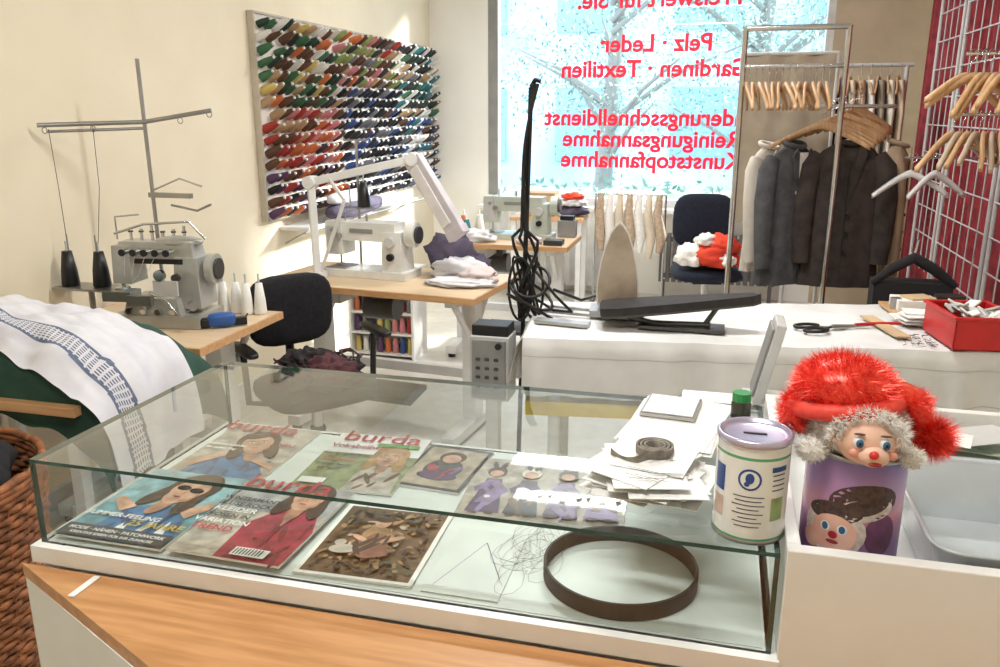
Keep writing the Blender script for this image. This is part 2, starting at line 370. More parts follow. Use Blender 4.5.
tap+=[('e',.48,.52,.13,.16,och,15),('e',.46,.7,.07,.08,ps),('e',.45,.75,.08,.05,dbr),('p',[(.3,.28),(.44,.55),(.56,.55),(.68,.27),(.5,.2)],ros),('e',.62,.48,.13,.035,ps,35),('e',.36,.46,.10,.03,ps,-30),('e',.28,.3,.12,.07,psand,10),('e',.22,.38,.05,.05,psand)]+folds(.36,.25,.62,.5,dbr,8,9)
mag('tapestry_picture',-.605,1.025,2,paper,tap,w=.195,h=.235,z=0)
mag('craft_booklet',-.575,1.36,-4,pd,[('p',[(.06,.05),(.94,.05),(.94,.95),(.06,.95)],P('ltan',196,182,160)),('e',.5,.45,.28,.34,pd),('e',.5,.74,.2,.2,ph),('e',.5,.7,.14,.15,ps),('e',.36,.42,.07,.2,pk,30),('e',.66,.42,.07,.2,pl,-30),('e',.5,.28,.3,.14,pp)]+folds(.3,.2,.7,.5,pk,6,6),w=.14,h=.2,z=0)
fig=[('p',[(0,0),(1,0),(1,.3),(0,.3)],P('sand2',188,176,158))]
for i,(fx,m_) in enumerate(((.15,pp),(.38,pd),(.62,pp),(.86,pl))):
    fig+=[('p',[(fx-.10,.06),(fx-.05,.62),(fx+.05,.62),(fx+.11,.06)],m_),('p',[(fx-.11,.45),(fx-.03,.6),(fx+.03,.6),(fx+.12,.42),(fx+.09,.36),(fx,.5),(fx-.09,.38)],pl if m_ is pp else pp)]+folds(fx-.06,.12,fx+.06,.4,pbr if i%2 else pl,5,20+i)+[('e',fx,.74,.065,.075,wfur if i%2 else ph),('e',fx,.71,.045,.05,ps),('e',fx-.03,.86,.018,.06,ph,12),('e',fx+.03,.86,.018,.06,ph,-12),('e',fx-.05,.05,.03,.015,dbr),('e',fx+.05,.05,.03,.015,dbr),('e',fx,.3,.02,.02,pw)]
mag('figurine_picture',-.42,1.27,4,psand,fig,w=.30,h=.25)
mag('pattern_sheet',-.395,1.03,0,cf,[('p',[(.1,.1),(.11,.1),(.5,.8),(.49,.8)],pl),('p',[(.49,.8),(.5,.81),(.9,.3),(.89,.29)],pl)],w=.12,h=.2,th=.001)

g=G('drive_belt')
vs=[];n=64;c=Vector((-.11,1.145,cz0+.0025))
for R_,z in((.118,0),(.118,.026),(.114,.026),(.114,0)):
    for i in range(n):
        t=2*pi*i/n; vs.append(c+Vector((R_*cos(t),R_*.98*sin(t),z)))
g.add(vs,[(k*n+i,k*n+(i+1)%n,((k+1)%4)*n+(i+1)%n,((k+1)%4)*n+i) for k in range(4) for i in range(n)],M('belt_leather',(38,35,33),.6))
g.done()
g=G('thread_tangle')
for k in range(9):
    a=random.uniform(0,6); cx,cy=-.255+random.uniform(-.02,.02),1.17+random.uniform(-.03,.03)
    g.tube([(cx+(.02+.03*sin(i*.5+k))*cos(i*.3+a),cy+(.07+.04*cos(i*.4+k))*sin(i*.3+a),cz0+.0075+.001*sin(i)) for i in range(26)],.00025,dsteel,4)
g.done()

# ---------------- items on the glass
top=cz1+.0005
g=G('paper_notes_stack')
for i in range(22):
    g.box((-.070+random.uniform(-.022,.022),1.18+random.uniform(-.03,.03),top+.002+i*.0018),(.12+random.uniform(-.03,.03),.15+random.uniform(-.04,.02),.0012),paper,rot=(0,0,random.uniform(-.5,.4)))
for i in range(9): g.box((-.070+random.uniform(-.03,.03),1.15+random.uniform(-.05,.04),top+.0425),(.05,.0012,.0004),P('ink',120,118,116),rot=(0,0,random.uniform(-.4,.3)))
g.done()
g=G('tape_measure_roll')
mt=M('tape_measure',(140,132,118),.6,c2=(100,94,84),nscale=60)
for r in (.014,.02,.026): g.lathe((-.07,1.2,top+.043),[(r,0),(r,.012),(r+.003,.012),(r+.003,0)],mt)
g.surf(lambda u,v:Vector((-.045-.09*u,1.185-.03*sin(u*3),top+.046+.006*sin(u*6)+.0*v))+Vector((0,0,.012*(v-.5))),20,1,mt)
g.done()
g=G('paper_sheet_pile')
for i in range(5): g.box((-.050+random.uniform(-.01,.01),1.43+random.uniform(-.01,.01),top+.001+i*.0015),(.15,.25,.001),paper,rot=(0,0,random.uniform(-.08,.08)-.15))
g.done()
g=G('note_card'); g.box((.055,1.33,top+.0012),(.06,.14,.0022),P('salmon',228,200,184),rot=(0,0,.1)); g.box((.06,1.42,top+.0012),(.07,.05,.0022),P('mint',200,225,200),rot=(0,0,.1)); g.done()
g=G('grey_booklet',.001); g.box((-.06,1.49,top+.0125),(.1,.11,.006),M('booklet_grey',(200,198,194),.6),rot=(0,0,-.1)); g.box((-.06,1.49,top+.0162),(.098,.108,.0014),P('ink',120,118,116),rot=(0,0,-.1)); g.box((-.06,1.49,top+.0172),(.09,.1,.0014),paper,rot=(0,0,-.1)); g.done()
g=G('glue_jar')
g.lathe((.065,1.50,top),[(0,0),(.017,0),(.018,.004),(.018,.03),(.014,.036)],M('jar_dark',(60,60,50),.2)); g.cyl((.065,1.50,top+.034),(.065,1.50,top+.05),.017,green); g.done()

def patch(g,c,r,a0,z0,ra,rz,m,n=20,off=.0004,rect=False,tilt=0):
    c=Vector((c[0],c[1],0)); rings=3
    def pos(x,z):
        x,z=x*cos(tilt)-z*sin(tilt),x*sin(tilt)+z*cos(tilt)
        return c+Vector(((r+off)*cos(a0+x/r),(r+off)*sin(a0+x/r),z0+z))
    if rect: g.surf(lambda u,v:pos((u-.5)*2*ra,(v-.5)*2*rz),8,1,m)
    else:
        vs=[pos(0,0)]
        for k in range(1,rings+1):
            for i in range(n):
                t=2*pi*i/n; vs.append(pos(ra*k/rings*cos(t),rz*k/rings*sin(t)))
        fs=[(0,1+i,1+(i+1)%n) for i in range(n)]
        for k in range(rings-1):
            for i in range(n): fs.append((1+k*n+i,1+(k+1)*n+i,1+(k+1)*n+(i+1)%n,1+k*n+(i+1)%n))
        g.add(vs,fs,m,True)
g=G('donation_tin')
c=(.067,1.068,top); r=.047
g.lathe(c,[(0,0),(r,0),(r+.001,.002),(r+.001,.004),(r,.006)],steel,40)
tw=M('tin_white',(240,243,242),.25,coat=.4); tg=M('tin_green',(96,172,122),.25,coat=.4); tb=M('tin_blue',(40,75,150),.3); ink=M('tin_ink',(50,60,90),.5)
g.lathe(c,[(r,.006),(r,.009)],tg,40); g.lathe(c,[(r,.009),(r,.118)],tw,40); g.lathe(c,[(r,.118),(r,.122)],tg,40); g.lathe(c,[(r,.122),(r,.134)],tw,40)
g.lathe(c,[(r,.134),(r+.002,.136),(r+.002,.142),(r,.144),(r-.003,.144),(r-.004,.14),(r-.01,.138),(0,.138)],M('tin_lid',(196,190,216),.25,.6),40)
g.box((c[0],c[1],c[2]+.1385),(.03,.004,.002),black)
a=-pi/2-.1
patch(g,c,r,a,c[2]+.092,.015,.015,tb); patch(g,c,r,a,c[2]+.092,.012,.012,tw,off=.0008); patch(g,c,r,a,c[2]+.094,.0055,.0075,tb,off=.0012); patch(g,c,r,a-.07,c[2]+.086,.0035,.0035,tb,off=.0012)
for i,wd in enumerate((.020,.017,.021,.014,.020,.012,.019,.016)): patch(g,c,r,a,c[2]+.068-i*.006,wd,.0007,ink,rect=True)
for i in range(4): patch(g,c,r,a+.85,c[2]+.098-i*.007,.010,.0009,ink,rect=True)
patch(g,c,r,a+.85,c[2]+.106,.012,.0035,tb,rect=True); patch(g,c,r,a+.85,c[2]+.05,.010,.016,P('olive',150,175,110),rect=True)
patch(g,c,r,a-.95,c[2]+.085,.010,.018,tb,rect=True); patch(g,c,r,a-.95,c[2]+.045,.010,.014,P('salmon',228,200,184),rect=True)
g.done()

# ---------------- white open compartment box
bx0,bx1,by0,by1=.114,.80,1.0,1.62
g=G('white_open_compartment',.002)
zt=1.062;zf=.97
g.box(((bx0+bx1)/2,by0+.01,zt/2+.0),(bx1-bx0,.02,zt),white)
g.box(((bx0+bx1)/2,by1-.01,zt/2),(bx1-bx0,.02,zt),white)
g.box((bx0+.009,(by0+by1)/2,zt/2),(.018,by1-by0-.04,zt),white)
g.box((bx1-.009,(by0+by1)/2,zt/2),(.018,by1-by0-.04,zt),white)
g.box(((bx0+bx1)/2,(by0+by1)/2,zf-.01),(bx1-bx0-.036,by1-by0-.04,.02),white)
g.done()
g=G('plastic_tray')
tray=M('tray_plastic',(200,207,210),.25,coat=.3)
def rr(w,h,r,z,c,n=6):
    out=[]
    for (sx,sy,a0) in((1,1,0),(-1,1,pi/2),(-1,-1,pi),(1,-1,3*pi/2)):
        for k in range(n): a_=a0+pi/2*k/(n-1); out.append(Vector((c[0]+sx*(w/2-r)+r*cos(a_),c[1]+sy*(h/2-r)+r*sin(a_),z)))
    return out
c=(.412,1.19)
rings=[rr(.20,.28,.03,zf+.002,c),rr(.235,.31,.035,zf+.098,c),rr(.25,.325,.04,zf+.102,c),rr(.25,.325,.04,zf+.097,c),rr(.228,.302,.033,zf+.094,c),rr(.195,.275,.028,zf+.006,c)]
vs=[v for r_ in rings for v in r_]; n=24
g.add(vs,[(k*n+i,k*n+(i+1)%n,(k+1)*n+(i+1)%n,(k+1)*n+i) for k in range(5) for i in range(n)],tray,True)
g.add(vs,[tuple(range(n))[::-1],tuple(range(5*n,6*n))],tray)
g.done()
g=G('loose_papers')
for i in range(18): g.box((.30+random.uniform(-.06,.16),1.47+random.uniform(-.02,.03),zf+.006+i*.0052),(.15,.09,.001),random.choice([paper,paper,lgrey,P('mint',200,225,200)]),rot=(random.uniform(-.1,.1),random.uniform(-.1,.1),random.uniform(-.6,.6)))
g.done()

# doll tin
zb=zf+.0005
g=G('printed_tin')
c=(.205,1.13,zb);r=.064
H=.195
g.lathe(c,[(0,0),(r,0),(r+.0015,.003),(r,.006)],steel,40)
tgm=vgrad('tin_purple_print',[(0,(122,86,152)),(.35,(158,118,178)),(.6,(218,156,180)),(.8,(172,134,188)),(1,(124,102,166))],H)
g.lathe(c,[(r,.006+(H-.012)*i/8) for i in range(9)],tgm,48)
g.lathe(c,[(r,H-.006),(r+.002,H-.004),(r+.002,H),(r-.002,H),(r-.004,H-.02),(0,H-.02)],steel,40)
a=-pi/2-.18
br=M('print_brownfur',(92,66,58),.4,c2=(56,38,36),nscale=160); wf=M('print_whitefur',(236,226,220),.5,c2=(204,192,188),nscale=150); pf=M('print_face',(244,200,182),.4,c2=(230,172,152),nscale=30)
Z=c[2]+.0
patch(g,c,r,a+.25,Z+.135,.045,.026,br,tilt=.15)
patch(g,c,r,a+.30,Z+.125,.036,.016,wf,off=.0008,tilt=.15)
patch(g,c,r,a+.30,Z+.130,.030,.012,br,off=.0010,tilt=.25)
patch(g,c,r,a+.65,Z+.09,.022,.03,P('mauve',130,78,120),off=.0006)
patch(g,c,r,a-.30,Z+.090,.042,.036,wf,off=.0011)
patch(g,c,r,a-.30,Z+.116,.036,.015,br,off=.0013,tilt=.1)
patch(g,c,r,a-.28,Z+.086,.030,.027,pf,off=.0016)
for dx in(-.17,.17): patch(g,c,r,a-.28+dx,Z+.094,.0065,.007,pw,off=.0019); patch(g,c,r,a-.28+dx,Z+.094,.004,.0055,M('doll_eye',(60,110,150),.15),off=.0022)
patch(g,c,r,a-.28,Z+.084,.006,.0055,pr,off=.0019); patch(g,c,r,a-.28,Z+.074,.008,.003,lips,off=.0019)
patch(g,c,r,a-.75,Z+.07,.014,.014,pf,off=.0011)
g.done()
zt2=zb+H
g=G('santa_doll')
hc=Vector((.180,1.13,zt2+.062))
g.sph((.205,1.13,zt2-.0),(.05,.05,.020),redt)
g.sph((.195,1.12,zt2+.028),(.060,.050,.045),wfur); g.fuzz((.195,1.12,zt2+.028),(.060,.050,.045),wfur,4200,.015,.0008,mask=lambda d: not(d.y<-.55 and abs(d.x-.1)<.55 and d.z<.45))
fc=Vector((.203,1.074,zt2+.027))
g.sph(fc,(.037,.030,.033),skin)
g.sph(fc+Vector((.006,-.027,-.012)),(.019,.013,.014),skin)
for dx in(-.013,.018):
    g.sph(fc+Vector((dx,-.026,.005)),(.0068,.006,.008),pw); g.sph(fc+Vector((dx+.001,-.031,.005)),(.0045,.0025,.006),M('doll_eye',(60,110,150),.15)); g.sph(fc+Vector((dx+.001,-.0325,.005)),(.0022,.0015,.003),black)
    g.sph(fc+Vector((dx,-.0285,.0165)),(.007,.0025,.0014),br)
    g.sph(fc+Vector((dx*1.35+.002,-.026,-.010)),(.008,.004,.006),M('doll_blush',(244,172,152),.5))
g.sph(fc+Vector((.004,-.041,-.005)),(.006,.005,.0055),M('doll_nose',(224,60,50),.4)); g.sph(fc+Vector((.007,-.039,-.018)),(.008,.004,.003),M('doll_mouth',(176,60,60),.4))
for dx in(-.037,.038): g.sph(fc+Vector((dx,.006,0)),(.008,.007,.011),skin)
for t in range(-6,7):
    q_=fc+Vector((.040*sin(t*.26),-.012,.030*cos(t*.26)+.008)); g.fuzz(q_,.007,wfur,130,.009,.0006)
g.sph(hc+Vector((.0,0,.014)),(.060,.056,.043),redt); g.fuzz(hc+Vector((0,0,.014)),(.060,.056,.043),redt,5200,.016,.0005,mask=lambda d:d.z>-.25)
bandm=M('hat_band',(238,80,64),.55,c2=(224,60,48),nscale=80)
g.tube([hc+Vector((.066*cos(t),.060*sin(t),-.006+.010*cos(t+.6))) for t in [i*2*pi/30 for i in range(30)]],.0115,bandm,10,True)
pc=Vector((.292,1.13,zt2+.018)); g.tube([hc+Vector((.045,0,.015)),hc+Vector((.085,.0,.006)),pc],[.022,.018,.012],redt); g.fuzz(hc+Vector((.075,0,.0)),(.03,.02,.018),redt,1500,.013,.0005)
g.sph(pc,.017,redt); g.fuzz(pc,.018,redt,3200,.022,.0005)
g.tube([hc+Vector((-.055,-.01,.0)),hc+Vector((-.068,-.02,-.025)),hc+Vector((-.05,-.03,-.04))],[.013,.011,.007],redt); g.fuzz(hc+Vector((-.060,-.015,-.018)),(.018,.02,.026),redt,1500,.014,.0005)
for hx,hr in((.140,.018),(.262,.013)):
    g.sph((hx,1.083,zt2+.004),(hr,.014,hr*.9),wfur); g.fuzz((hx,1.083,zt2+.004),(hr,.014,hr*.9),wfur,600,.007,.0007)
g.done()
g=G('small_customer_display',.003)
g.T=Tr(.12,1.72,0,0)
g.box((0,0,.5),(.34,.14,1.0),white)
g.box((0,0,1.012),(.09,.10,.02),lgrey)
g.box((.0,.0,1.10),(.02,.10,.18),lgrey,rot=(0,radians(12),0)); g.box((-.012,0,1.105),(.006,.085,.15),grey,rot=(0,radians(12),0))
g.done()

# ---------------- ironing table
q=[Vector((-.62,2.66)),Vector((1.12,2.90)),Vector((1.10,3.62)),Vector((-.68,3.22))]
g=G('ironing_table')
g.prism([tuple(p) for p in q],.80,.838,woodt)
g.prism([tuple(q[0].lerp(q[2],.04)),tuple(q[1].lerp(q[3],.04)),tuple(q[2].lerp(q[0],.04)),tuple(q[3].lerp(q[1],.04))],.72,.80,whitem)
for p in q:
    m_=p.lerp((q[0]+q[2])/2,.12); g.cyl((m_.x,m_.y,0),(m_.x,m_.y,.75),.022,whitem)
a_=[p.lerp((q[0]+q[2])/2,.12) for p in q]; b_=[p.lerp((q[0]+q[2])/2,.01) for p in q]
g.prism([tuple(p) for p in b_],.565,.615,yellow)
g.cyl((a_[0].x,a_[0].y,.2),(a_[3].x,a_[3].y,.2),.014,whitem); g.cyl((a_[1].x,a_[1].y,.2),(a_[2].x,a_[2].y,.2),.014,whitem)
g.done()
lin_=M('linen_cover',(222,222,221),.85,c2=(206,206,205),nscale=5,bump=.15); seam=M('linen_seam',(186,185,183),.9)
g=G('ironing_cloth')
def topz(x,y): return .846+.004*N(x*3,y*3)+.004*N(x*9,y*9,2)
g.surf(lambda u,v:(lambda p:Vector((p.x,p.y,topz(p.x,p.y))))(q[0].lerp(q[1],u).lerp(q[3].lerp(q[2],u),v)),60,24,lin_)
def hang(pa,pb,nrm,drop):
    def fn(u,v,e=0):
        p=pa.lerp(pb,u); z=topz(p.x,p.y); w=.014*sin(u*34+3*N(u*6,0))+.008*sin(u*71)
        o=nrm*(.014*min(1,v*6)+w*v+.02*v+e); return Vector((p.x+o.x,p.y+o.y,z-drop*v*(1+.06*sin(u*9))))
    g.surf(fn,90,10,lin_)
    g.surf(lambda u,v:fn(u,.90+.012*v,.0015),90,1,seam)
    g.surf(lambda u,v:fn(u,.30+.01*v,.0015),90,1,seam)
def nrm(a,b): d=(b-a).normalized(); return Vector((d.y,-d.x))
hang(q[0],q[1],nrm(q[0],q[1]),.19); hang(q[3],q[0],nrm(q[3],q[0]),.16); hang(q[1],q[2],nrm(q[1],q[2]),.2)
g.done()
g=G('sleeve_ironing_board',.006)
pad=M('pad_black',(40,38,40),.85,c2=(52,48,48),nscale=30)
pts=[(-.26,-.03),(-.255,-.07),(-.2,-.085),(0,-.07),(.18,-.045),(.27,-.03),(.30,0),(.27,.03),(.18,.045),(0,.07),(-.2,.085),(-.255,.07),(-.26,.03)]
g.T=Tr(-.13,2.92,.93,radians(6),0,radians(-6))
g.prism(pts,-.006,.022,pad,smooth=True); g.prism(pts,-.014,-.006,dsteel)
g.T=Matrix()
g.tube([(-.28,2.90,.93),(-.30,2.90,.89),(-.2,2.90,.866),(.0,2.92,.866)],.012,dsteel); g.box((-.1,2.91,.858),(.3,.1,.012),dsteel)
g.tube([(-.02,2.92,.866),(.02,2.93,.93)],.009,dsteel)
g.done()
g=G('steam_iron')
g.T=Tr(-.345,3.04,.884,radians(6))
sole=[(0,.325),(.012,.315),(.032,.285),(.052,.23),(.068,.165),(.077,.10),(.079,.05),(.075,.015),(.062,0),(-.062,0),(-.075,.015),(-.079,.05),(-.077,.10),(-.068,.165),(-.052,.23),(-.032,.285),(-.012,.315)]
Rx=Matrix(((1,0,0),(0,0,1),(0,1,0)))
solem=M('iron_sole',(196,182,164),.42,.2,c2=(166,150,132),nscale=9)
g.prism([(x*.93,y*.95+.008) for x,y in sole],-.022,-.014,solem,R=Rx); g.prism(sole,-.014,-.004,whitem,R=Rx); g.prism(sole,-.004,.03,whitem,R=Rx,scale_top=.93)
g.prism([(x*.8,y*.8+.01) for x,y in sole],.03,.055,grey,R=Rx)
g.tube([(0,.05,.2),(0,.10,.18),(0,.12,.14),(0,.12,.06),(0,.09,.03),(0,.05,.02)],.014,black)
g.tube([(0,.11,.04),(-.05,.16,.02),(-.14,.10,.0),(-.24,.0,.06)],.006,black)
g.done()
g=G('iron_rest_stand')
for dy in(-.04,.04): g.tube([(-.62,3.05+dy,.861),(-.3,3.0+dy,.861),(-.24,2.98+dy,.862)],.007,steel)
g.box((-.36,3.04,.870),(.17,.13,.024),steel,rot=(0,0,.1)); g.tube([(-.62,3.01,.861),(-.62,3.09,.861)],.007,steel)
g.box((-.52,2.86,.858),(.2,.05,.012),steel,rot=(0,0,-.1))
g.done()
g=G('steam_generator_box',.006)
g.box((-.79,2.9,.665),(.15,.12,.25),lgrey); g.box((-.79,2.835,.665),(.13,.012,.23),grey)
for i in range(4):
    for k in range(3): g.box((-.83+k*.035,2.826,.60+i*.035),(.018,.008,.012),dsteel)
g.cyl((-.75,2.83,.76),(-.75,2.815,.76),.012,black)
g.box((-.79,2.9,.27),(.05,.05,.54),whitem); g.box((-.79,2.9,.015),(.2,.2,.03),whitem)
g.box((-.79,2.9,.81),(.14,.1,.04),black)
g.done()
g=G('iron_cable_support')
g.cyl((-.72,3.0,.0),(-.675,3.0,1.68),.009,black); g.cyl((-.72,3.0,0),(-.72,3.0,.02),.07,dsteel)
g.tube([(-.675,3.0,1.68),(-.66,3.0,1.705),(-.64,3.0,1.70)],.009,black)
for k in range(4):
    o=.012*k
    pts=[]
    for i in range(26):
        t=i/25; z=1.69-.86*t; x=-.66-.04*t-.025*sin(t*pi*(1+.3*k))-(.035*sin(t*pi*4+k) if t>.6 else 0)+o*.4*(1-t); y=3.0-.02-.05*sin(t*pi)*(k-1)*.5
        pts.append((x,y,z))
    g.tube(pts,.0065,black,6)
for k in range(3):
    g.tube([(-.66+.07*cos(t+k)*(1+.15*k),2.97+.05*sin(t+k),.98-.05*k+.05*sin(t*1.0)) for t in [i*2*pi/20 for i in range(20)]],.006,black,6,True)
for k in range(4):
    g.tube([(-.70+.045*cos(t+k*2)+.01*k,2.96+.02*k,.95+.12*sin(t+k)) for t in [i*2*pi/20 for i in range(20)]],.0055,black,6,True)
g.tube([(-.64,2.96,1.02),(-.56,2.93,.94),(-.5,2.94,.88),(-.58,3.0,.868),(-.66,3.04,.90)],.006,black,6)
g.done()
g=G('fabric_scissors')
g.T=Tr(.42,3.04,.856,radians(28))
for s_ in(1,-1):
    g.prism([(0,0),(.15,.012*s_),(.155,.014*s_),(0,.016*s_)],0,.003,steel)
    g.prism([(0,0),(-.04,-.008*s_),(-.04,-.018*s_),(0,-.004*s_)],0,.003,black)
    g.tube([(-.085+.045*cos(t),-.030*s_+.024*sin(t),.004) for t in [i*2*pi/18 for i in range(18)]],.006,black,6,True)
g.cyl((0,0,0),(0,0,.008),.006,steel); g.done()
g=G('red_handled_snips'); g.tube([(.50,3.08,.862),(.58,3.12,.862),(.66,3.13,.864)],.006,red,6); g.tube([(.50,3.07,.862),(.42,3.05,.862)],.004,steel,6); g.done()
g=G('red_plastic_crate',.003)
g.T=Tr(.84,2.98,.854,radians(8))
w,d,h=.20,.26,.11
g.box((0,0,.004),(w,d,.008),red)
for sx in(-1,1): g.box((sx*(w/2-.004),0,h/2),(.008,d,h),red)
for sy in(-1,1): g.box((0,sy*(d/2-.004),h/2),(w,.008,h),red)
for sx in(-1,1): g.box((sx*(w/2),0,h-.006),(.014,d+.014,.012),red)
for sy in(-1,1): g.box((0,sy*(d/2),h-.006),(w,.014,.012),red)
for i in range(26): g.box((random.uniform(-.06,.06),random.uniform(-.09,.09),.09+random.uniform(0,.02)),(.04,.05,.008),random.choice([paper,lgrey,steel,lgrey]),rot=(random.uniform(-.6,.6),random.uniform(-.6,.6),random.random()*3))
g.done()
cbm=M('cardboard',(205,178,140),.8)
g=G('cardboard_pattern'); g.box((.60,3.10,.858),(.05,.3,.006),cbm,rot=(0,0,.25)); g.done()
g=G('sewing_supplies_tray',.002)
g.box((.80,3.40,.862),(.30,.20,.012),woodt,rot=(0,0,.1)); g.box((.75,3.38,.888),(.15,.12,.04),paper,rot=(0,0,.1)); g.box((.88,3.42,.893),(.09,.07,.05),black,rot=(0,0,.2)); g.cyl((.68,3.36,.868),(.68,3.36,.91),.02,steel); g.box((.76,3.38,.912),(.1,.08,.008),cbm,rot=(0,0,.4))
g.done()
g=G('paper_packets',.001)
for i in range(7): g.box((.72+random.uniform(-.02,.03),3.20+random.uniform(-.03,.03),.858+i*.006),(.12,.09,.005),random.choice([paper,cbm,paper]),rot=(0,0,random.uniform(-.5,.6)))
g.done()
g=G('pin_scatter')
for i in range(46):
    x,y=random.uniform(.62,.72),random.uniform(2.86,3.02); a=random.random()*6
    g.tube([(x,y,.856),(x+.02*cos(a),y+.02*sin(a),.857)],.0012,random.choice([black,dsteel]),4)
g.done()

# ---------------- hangers
def hanger(g,mx,w=.42,mat=woodh,th=.012,hook=chrome):
    T0=g.T; g.T=T0@mx
    pts=[]
    n=16
    for i in range(n+1):
        t=-1+2*i/n; pts.append((t*w/2,-.0+.012*cos(t*3),-.105*abs(t)**1.25))
    vs=[];fs=[]
    for i,(x,y,z) in enumerate(pts):
        e=1-.35*abs(-1+2*i/n)
        for a_,b_ in((-1,-1),(1,-1),(1,1),(-1,1)): vs.append((x,y+a_*th/2,z+b_*.016*e))
    for i in range(n):
        for k in range(4): fs.append((i*4+k,i*4+(k+1)%4,(i+1)*4+(k+1)%4,(i+1)*4+k))
    fs+=[(3,2,1,0),(n*4,n*4+1,n*4+2,n*4+3)]
    g.add(vs,fs,mat,True)
    g.tube([(0,0,.01),(0,0,.05)]+[(.022*cos(a)+.0,0,.075+.022*sin(a)) for a in [radians(x) for x in (-90,-45,0,45,90,135,170)]],.0022,hook,6)
    g.T=T0
g=G('garment_stand')
sx,sy=.56,4.56
g.cyl((sx,sy,.03),(sx,sy,1.62),.016,chrome)
for a in range(4): g.tube([(sx,sy,.06),(sx+.24*cos(a*pi/2+.3),sy+.2*sin(a*pi/2+.3),.02)],.014,chrome)
g.tube([(sx-.30,sy-.04,1.62),(sx+.26,sy+.04,1.62)],.010,chrome)
for i in range(11): hanger(g,Tr(sx-.10+.02*i,sy-.15+.026*i,1.53+.008*i,radians(-10+5*i+random.uniform(-4,4))),.46,th=.016)
g.done()
def jacket(name,x,y,zt_,rz,w,L,dep,mat,sleeve=True,open_=None):
    g=G(name); g.T=Tr(x,y,zt_,radians(rz))
    def fn(u,v):
        a=u*2*pi; s_=v
        ww=w/2*(.22+.78*min(1,(s_/.10))**.5) * (1-.08*sin(s_*pi)+.04*s_)
        dd=dep/2*(.35+.65*min(1,s_/.1))*(1+.12*s_)
        fold=1+.07*sin(a*9+2*s_)*s_
        sh=-.085*abs(cos(a))**1.2*min(1,s_*8)*(1-s_)
        return Vector((ww*cos(a)*fold,dd*sin(a)*fold,-L*s_+sh))
    g.surf(fn,64,28,mat)
    if sleeve:
        for s_ in(-1,1):
            g.tube([(s_*w*.36,0,-.075),(s_*w*.47,-.01,-.13),(s_*w*.525,-.02,-.28),(s_*w*.53,-.03,-.44),(s_*w*.51,-.035,-.60)],[.045,.056,.056,.05,.044],mat,12,flat=.75)
    g.tube([(.055*cos(t),.045*sin(t),.0+.015*sin(t)) for t in [i*2*pi/16 for i in range(16)]],.012,mat,8,True)
    Rj=Matrix(((1,0,0),(0,0,-1),(0,1,0)))
    if open_: g.prism([(-.05,0),(.04,0),(.03,-.25),(0,-.45),(-.02,-.3)],0,.004,open_,R=Rj,c=(0,-dep/2-.004,-.04))
    for s_ in(-1,1): g.prism([(s_*.012,-.30),(s_*.075,-.06),(s_*.045,-.02),(s_*.03,-.04)],0,.006,mat,R=Rj,c=(0,-dep/2-.004,0))
    for i in range(3): g.cyl((.012,-dep/2*1.05,-.36-i*.09),(.012,-dep/2*1.05-.012,-.36-i*.09),.008,black)
    g.box((.0,-dep/2*1.06,-L*.55),(.003,.008,L*.85),black)
    g.done()
jacket('dark_jacket',.345,4.44,1.44,42,.36,.70,.12,M('jacket_grey',(84,84,88),.9,c2=(66,66,70),nscale=20,bump=.2),open_=paper)
jacket('dark_jacket',.60,4.425,1.46,4,.36,.72,.11,M('jacket_black',(62,52,48),.9,c2=(44,38,36),nscale=20,bump=.2))
jacket('pale_coat',.24,4.74,1.42,60,.34,.66,.12,M('coat_pale',(214,206,194),.9,bump=.2))
jacket('beige_coat',.86,4.66,1.44,80,.34,.68,.12,M('coat_beige',(168,146,120),.9,bump=.2))
g=G('garment_rack_frame')
for x in(.07,.525): g.cyl((x,4.26,0),(x,4.26,1.975),.013,chrome); g.box((x,4.26,.02),(.05,.3,.03),lgrey)
g.cyl((.07,4.26,1.97),(.525,4.26,1.97),.013,chrome); g.cyl((.07,4.26,1.80),(.525,4.26,1.80),.010,chrome)
for i in range(13): hanger(g,Tr(.10+.030*i,4.26,1.715,radians(80+random.uniform(-18,18))),.38)
g.done()
g=G('hanging_cloth_panel')
tan=M('cloth_tan',(180,168,150),.9,c2=(166,153,134),nscale=8,bump=.2)
g.surf(lambda u,v:Vector((.085+.48*u,5.0+.010*sin(u*18),1.90-.92*v)),40,10,tan)
g.cyl((.075,5.0,1.90),(.575,5.0,1.90),.01,lgrey)
for x in(.075,.575): g.cyl((x,5.0,0),(x,5.0,1.90),.010,lgrey); g.box((x,5.0,.015),(.04,.3,.02),lgrey)
g.done()
g=G('clothes_rail')
g.cyl((.5,6.4,0),(.5,6.4,1.90),.014,lgrey); g.cyl((1.18,6.4,0),(1.18,6.4,1.90),.014,lgrey); g.cyl((.4,6.4,1.90),(1.22,6.4,1.90),.014,lgrey)
for x in(.5,1.18): g.box((x,6.4,.02),(.05,.45,.03),lgrey)
cols=[(225,215,200),(205,185,160),(90,86,84),(238,235,228),(214,200,180),(60,60,66),(222,205,176),(190,160,130),(232,230,224),(150,140,125)]
for i in range(12):
    x=.46+i*.062; hanger(g,Tr(x,6.4,1.815,radians(70+random.uniform(-10,14))),.42)
    mt_=M('garment_%d'%(i%10),cols[i%10],.9,bump=.2)
    if i>0:
        def fn(u,v,x=x,i=i):
            a=u*2*pi; return Vector((x+.028*cos(a)*(1+.2*sin(5*a)),6.4+(.10+.13*min(1,v*5))*sin(a),1.80-.06*min(1,v*5)-(.72+.14*sin(i*2.3))*v))
        g.surf(fn,20,10,mt_)
g.done()

